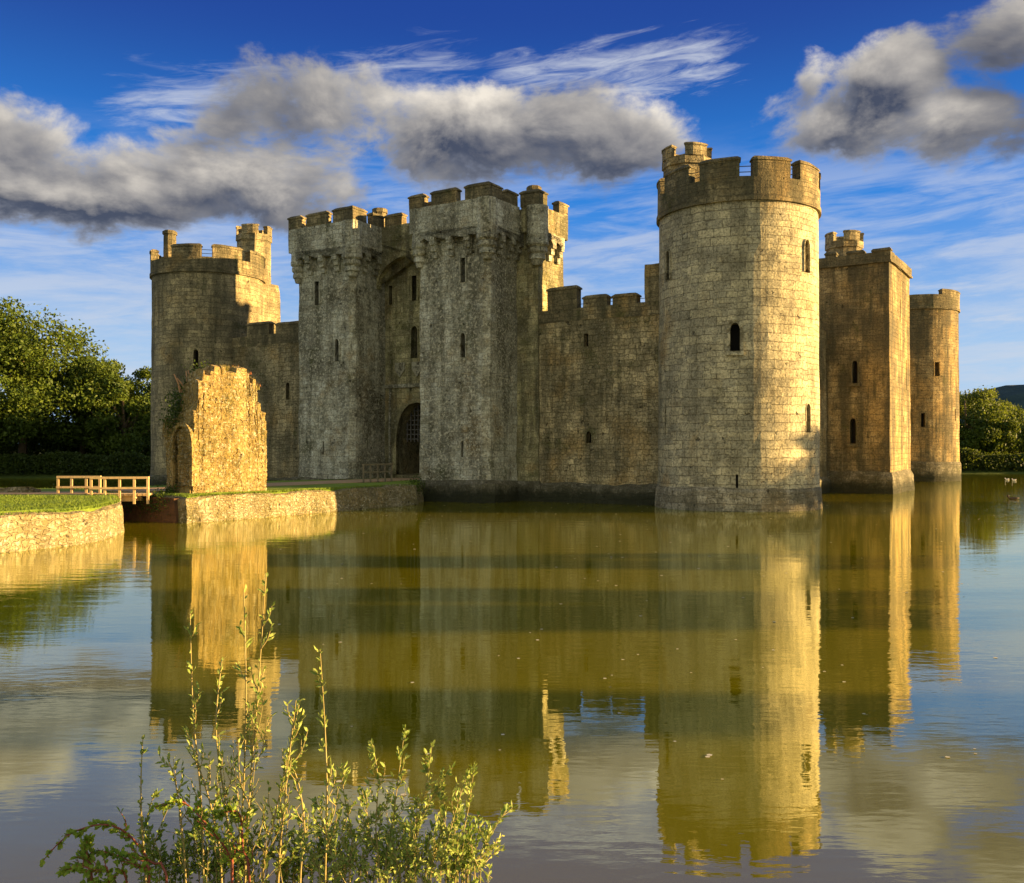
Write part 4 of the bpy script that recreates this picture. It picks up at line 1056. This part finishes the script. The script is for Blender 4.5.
# clear sky: Nishita pushed towards the deep polarised blue of the photograph, paler at the horizon
deep = g.mix(g.ramp(el, 0.02, .42), kc((110, 170, 232)), kc((4, 52, 142)))
deep = g.mix(g.ramp(el, 0.06, .27, 0, 1), kc((160, 195, 236)), g.mix(g.ramp(el, .22, .44), kc((14, 124, 220)), kc((2, 58, 150))))
base = g.mix(.93, g.vmath('SCALE', nish, 1.0), deep)
BL = [(20, 165, 190, 58), (150, 195, 120, 32), (285, 130, 125, 56), (260, 175, 130, 45),
      (460, 142, 130, 50), (590, 150, 90, 44),
      (860, 112, 90, 46), (900, 75, 50, 34), (815, 75, 22, 26), (975, 130, 75, 42), (1010, 35, 70, 34), (1120, 70, 100, 60)]
def mask(ax, ex):
    m_ = None
    for px, py, rx, ry in BL:
        a0 = A(px); e0 = E(px, py); ra = rx/F*1.15*math.cos(a0)**2; re = ry/F*1.15
        q = g.new('ShaderNodeVectorMath', operation='MULTIPLY_ADD'); g.put(q.inputs[0], g_vec[(ax, ex)]); q.inputs[1].default_value = (1/ra, 1/re, 0); q.inputs[2].default_value = (-a0/ra, -e0/re, 0)
        ln = g.new('ShaderNodeVectorMath', operation='LENGTH'); g.l.new(q.outputs[0], ln.inputs[0]); v = X(g, ln.outputs['Value'])
        m_ = v if m_ is None else g.math('SMOOTH_MIN', m_, v, .25)
    return (1-m_*m_).max(-1.2)
g_vec = {(0, 0): g.comb(az, el, 0), (1, 1): g.comb(az+.014, el+.022, 0)}
def cn(a_, e_, det): return g.noise(g.comb(a_, e_*1.55, .37), 9.0, det, .6, .2)
m0 = mask(0, 0); m1 = mask(1, 1)
n0 = cn(az, el, 8); n1_ = cn(az+.03, el+.022, 3); n2_ = cn(az+.007, el+.012, 7)
D0 = m0*.95+(n0-.5)*3.7
alpha = g.ramp(D0, -.05, .6)
lit = g.ramp((m0-m1)*.62+(n0-n1_)*1.3+(n0-n2_)*1.0+.22, 0, 1.0, smooth=False)
ccol = g.mix(lit, kc((74, 80, 96)), kc((248, 238, 222)))
ccol = g.mix(g.ramp(D0, .1, .9, .5, 0), ccol, kc((205, 206, 212)))
big2 = g.noise(g.comb(az, el*1.5, 2.0), 5.5, 4, .5)
ccol = g.mix(g.ramp(big2, .40, .60, .5, 0), ccol, kc((76, 82, 98)))
ccol = g.mix(g.ramp(az, .40, .50, 0, .45), ccol, kc((52, 60, 80)))
# thin high cloud: wind-drawn streaks
def rotc(a_, e_, th, sx, sy, z): 
    c_, s_ = math.cos(th), math.sin(th); return g.comb((a_*c_+e_*s_)*sx, (e_*c_-a_*s_)*sy, z)
wisp = g.noise(rotc(az, el, .05, 2.6, 17, 1.2), 2.4, 9, .62, .5)
fil = g.noise(rotc(az, el, .12, 5, 32, 3.2), 2.2, 8, .65, .8)
def bandmask(px0, py0, px1, py1, hw, feather=.05):
    a0, e0, a1, e1 = A(px0), E(px0, py0), A(px1), E(px1, py1); s_ = (e1-e0)/(a1-a0)
    v = (el-e0)-(az-a0)*s_; v = 1-g.math('ABSOLUTE', v)*(1/(hw/F)); v = v.max(0)
    return v*g.ramp(az, a0-feather, a0+feather)*g.ramp(az, a1-feather, a1+feather, 1, 0)
w1 = g.ramp(bandmask(100, 108, 480, 62, 55)*.42+fil*.9+wisp*.3, .78, 1.25)
w2 = g.ramp(bandmask(490, 72, 740, 45, 34)*.5+fil*.95+wisp*.4, .85, 1.3)
w3 = g.ramp(bandmask(600, 95, 760, 60, 40)*.5+fil*.8+wisp*.3, .86, 1.15)
low = g.ramp(el, .02, .06)*g.ramp(el, .22, .33, 1, 0)
w4 = g.ramp(wisp*.75+fil*.35+g.noise(g.comb(az, el*4, 6), 4, 3)*.35, .58, .88)*low
w5 = g.ramp(g.noise(g.comb(az*1.2, el*7, 8.0), 9, 6, .6)*.9+wisp*.3, .56, .8)*g.ramp(az, .22, .34)*g.ramp(el, .05, .09)*g.ramp(el, .15, .19, 1, 0)
wsum = g.math('MINIMUM', (w1.max(w2)).max(w3).max(w4*.75).max(w5*.95), 1.0)
col = g.mix(wsum*.8, base, kc((208, 214, 226)))
col = g.mix(g.ramp(el, .0, .055, .45, 0), col, kc((120, 155, 205)))
col = g.mix(alpha*.97, col, ccol)
# unseen sky behind the viewer and overhead: bright cloud added to lift ambient light
back_fill = g.ramp(dy, .25, -.35)*g.ramp(g.noise(d, 2.0, 5, .55), .30, .55, .45, 1)
col = g.mix(back_fill, col, kc((238, 238, 222), .76))
hi = g.ramp(el, .75, 1.1, 0, .6)
col = g.mix(hi, col, kc((200, 205, 215), .6))
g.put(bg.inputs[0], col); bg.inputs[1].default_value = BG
wd.cycles.sampling_method = 'MANUAL'; wd.cycles.sample_map_resolution = 1024

sun = bpy.data.lights.new('sun', 'SUN'); sun.energy = 5.0; sun.angle = R(.5); sun.color = (1.0, .64, .27)
so = bpy.data.objects.new('sun', sun); COL.objects.link(so)
sd = Vector((math.cos(R(AZ))*math.cos(R(EL)), math.sin(R(AZ))*math.cos(R(EL)), math.sin(R(EL))))
so.rotation_euler = sd.to_track_quat('Z', 'Y').to_euler(); so.location = (30, 0, 60)

cam = bpy.data.cameras.new('camera'); co = bpy.data.objects.new('camera', cam); COL.objects.link(co)
co.location = (0, 0, EYE); co.rotation_euler = (R(90), 0, 0); cam.sensor_width = 36; cam.lens = F/1024*36
cam.shift_y = (HY-441.5)/1024; cam.clip_end = 20000; cam.clip_start = .05; sc.camera = co
sc.view_settings.view_transform = 'Standard'; sc.view_settings.look = 'None'; sc.view_settings.exposure = EXPO; sc.view_settings.gamma = 1
sc.render.engine = 'CYCLES'
sc.cycles.max_bounces = 6; sc.cycles.diffuse_bounces = 2; sc.cycles.glossy_bounces = 3; sc.cycles.transmission_bounces = 3; sc.cycles.transparent_max_bounces = 4
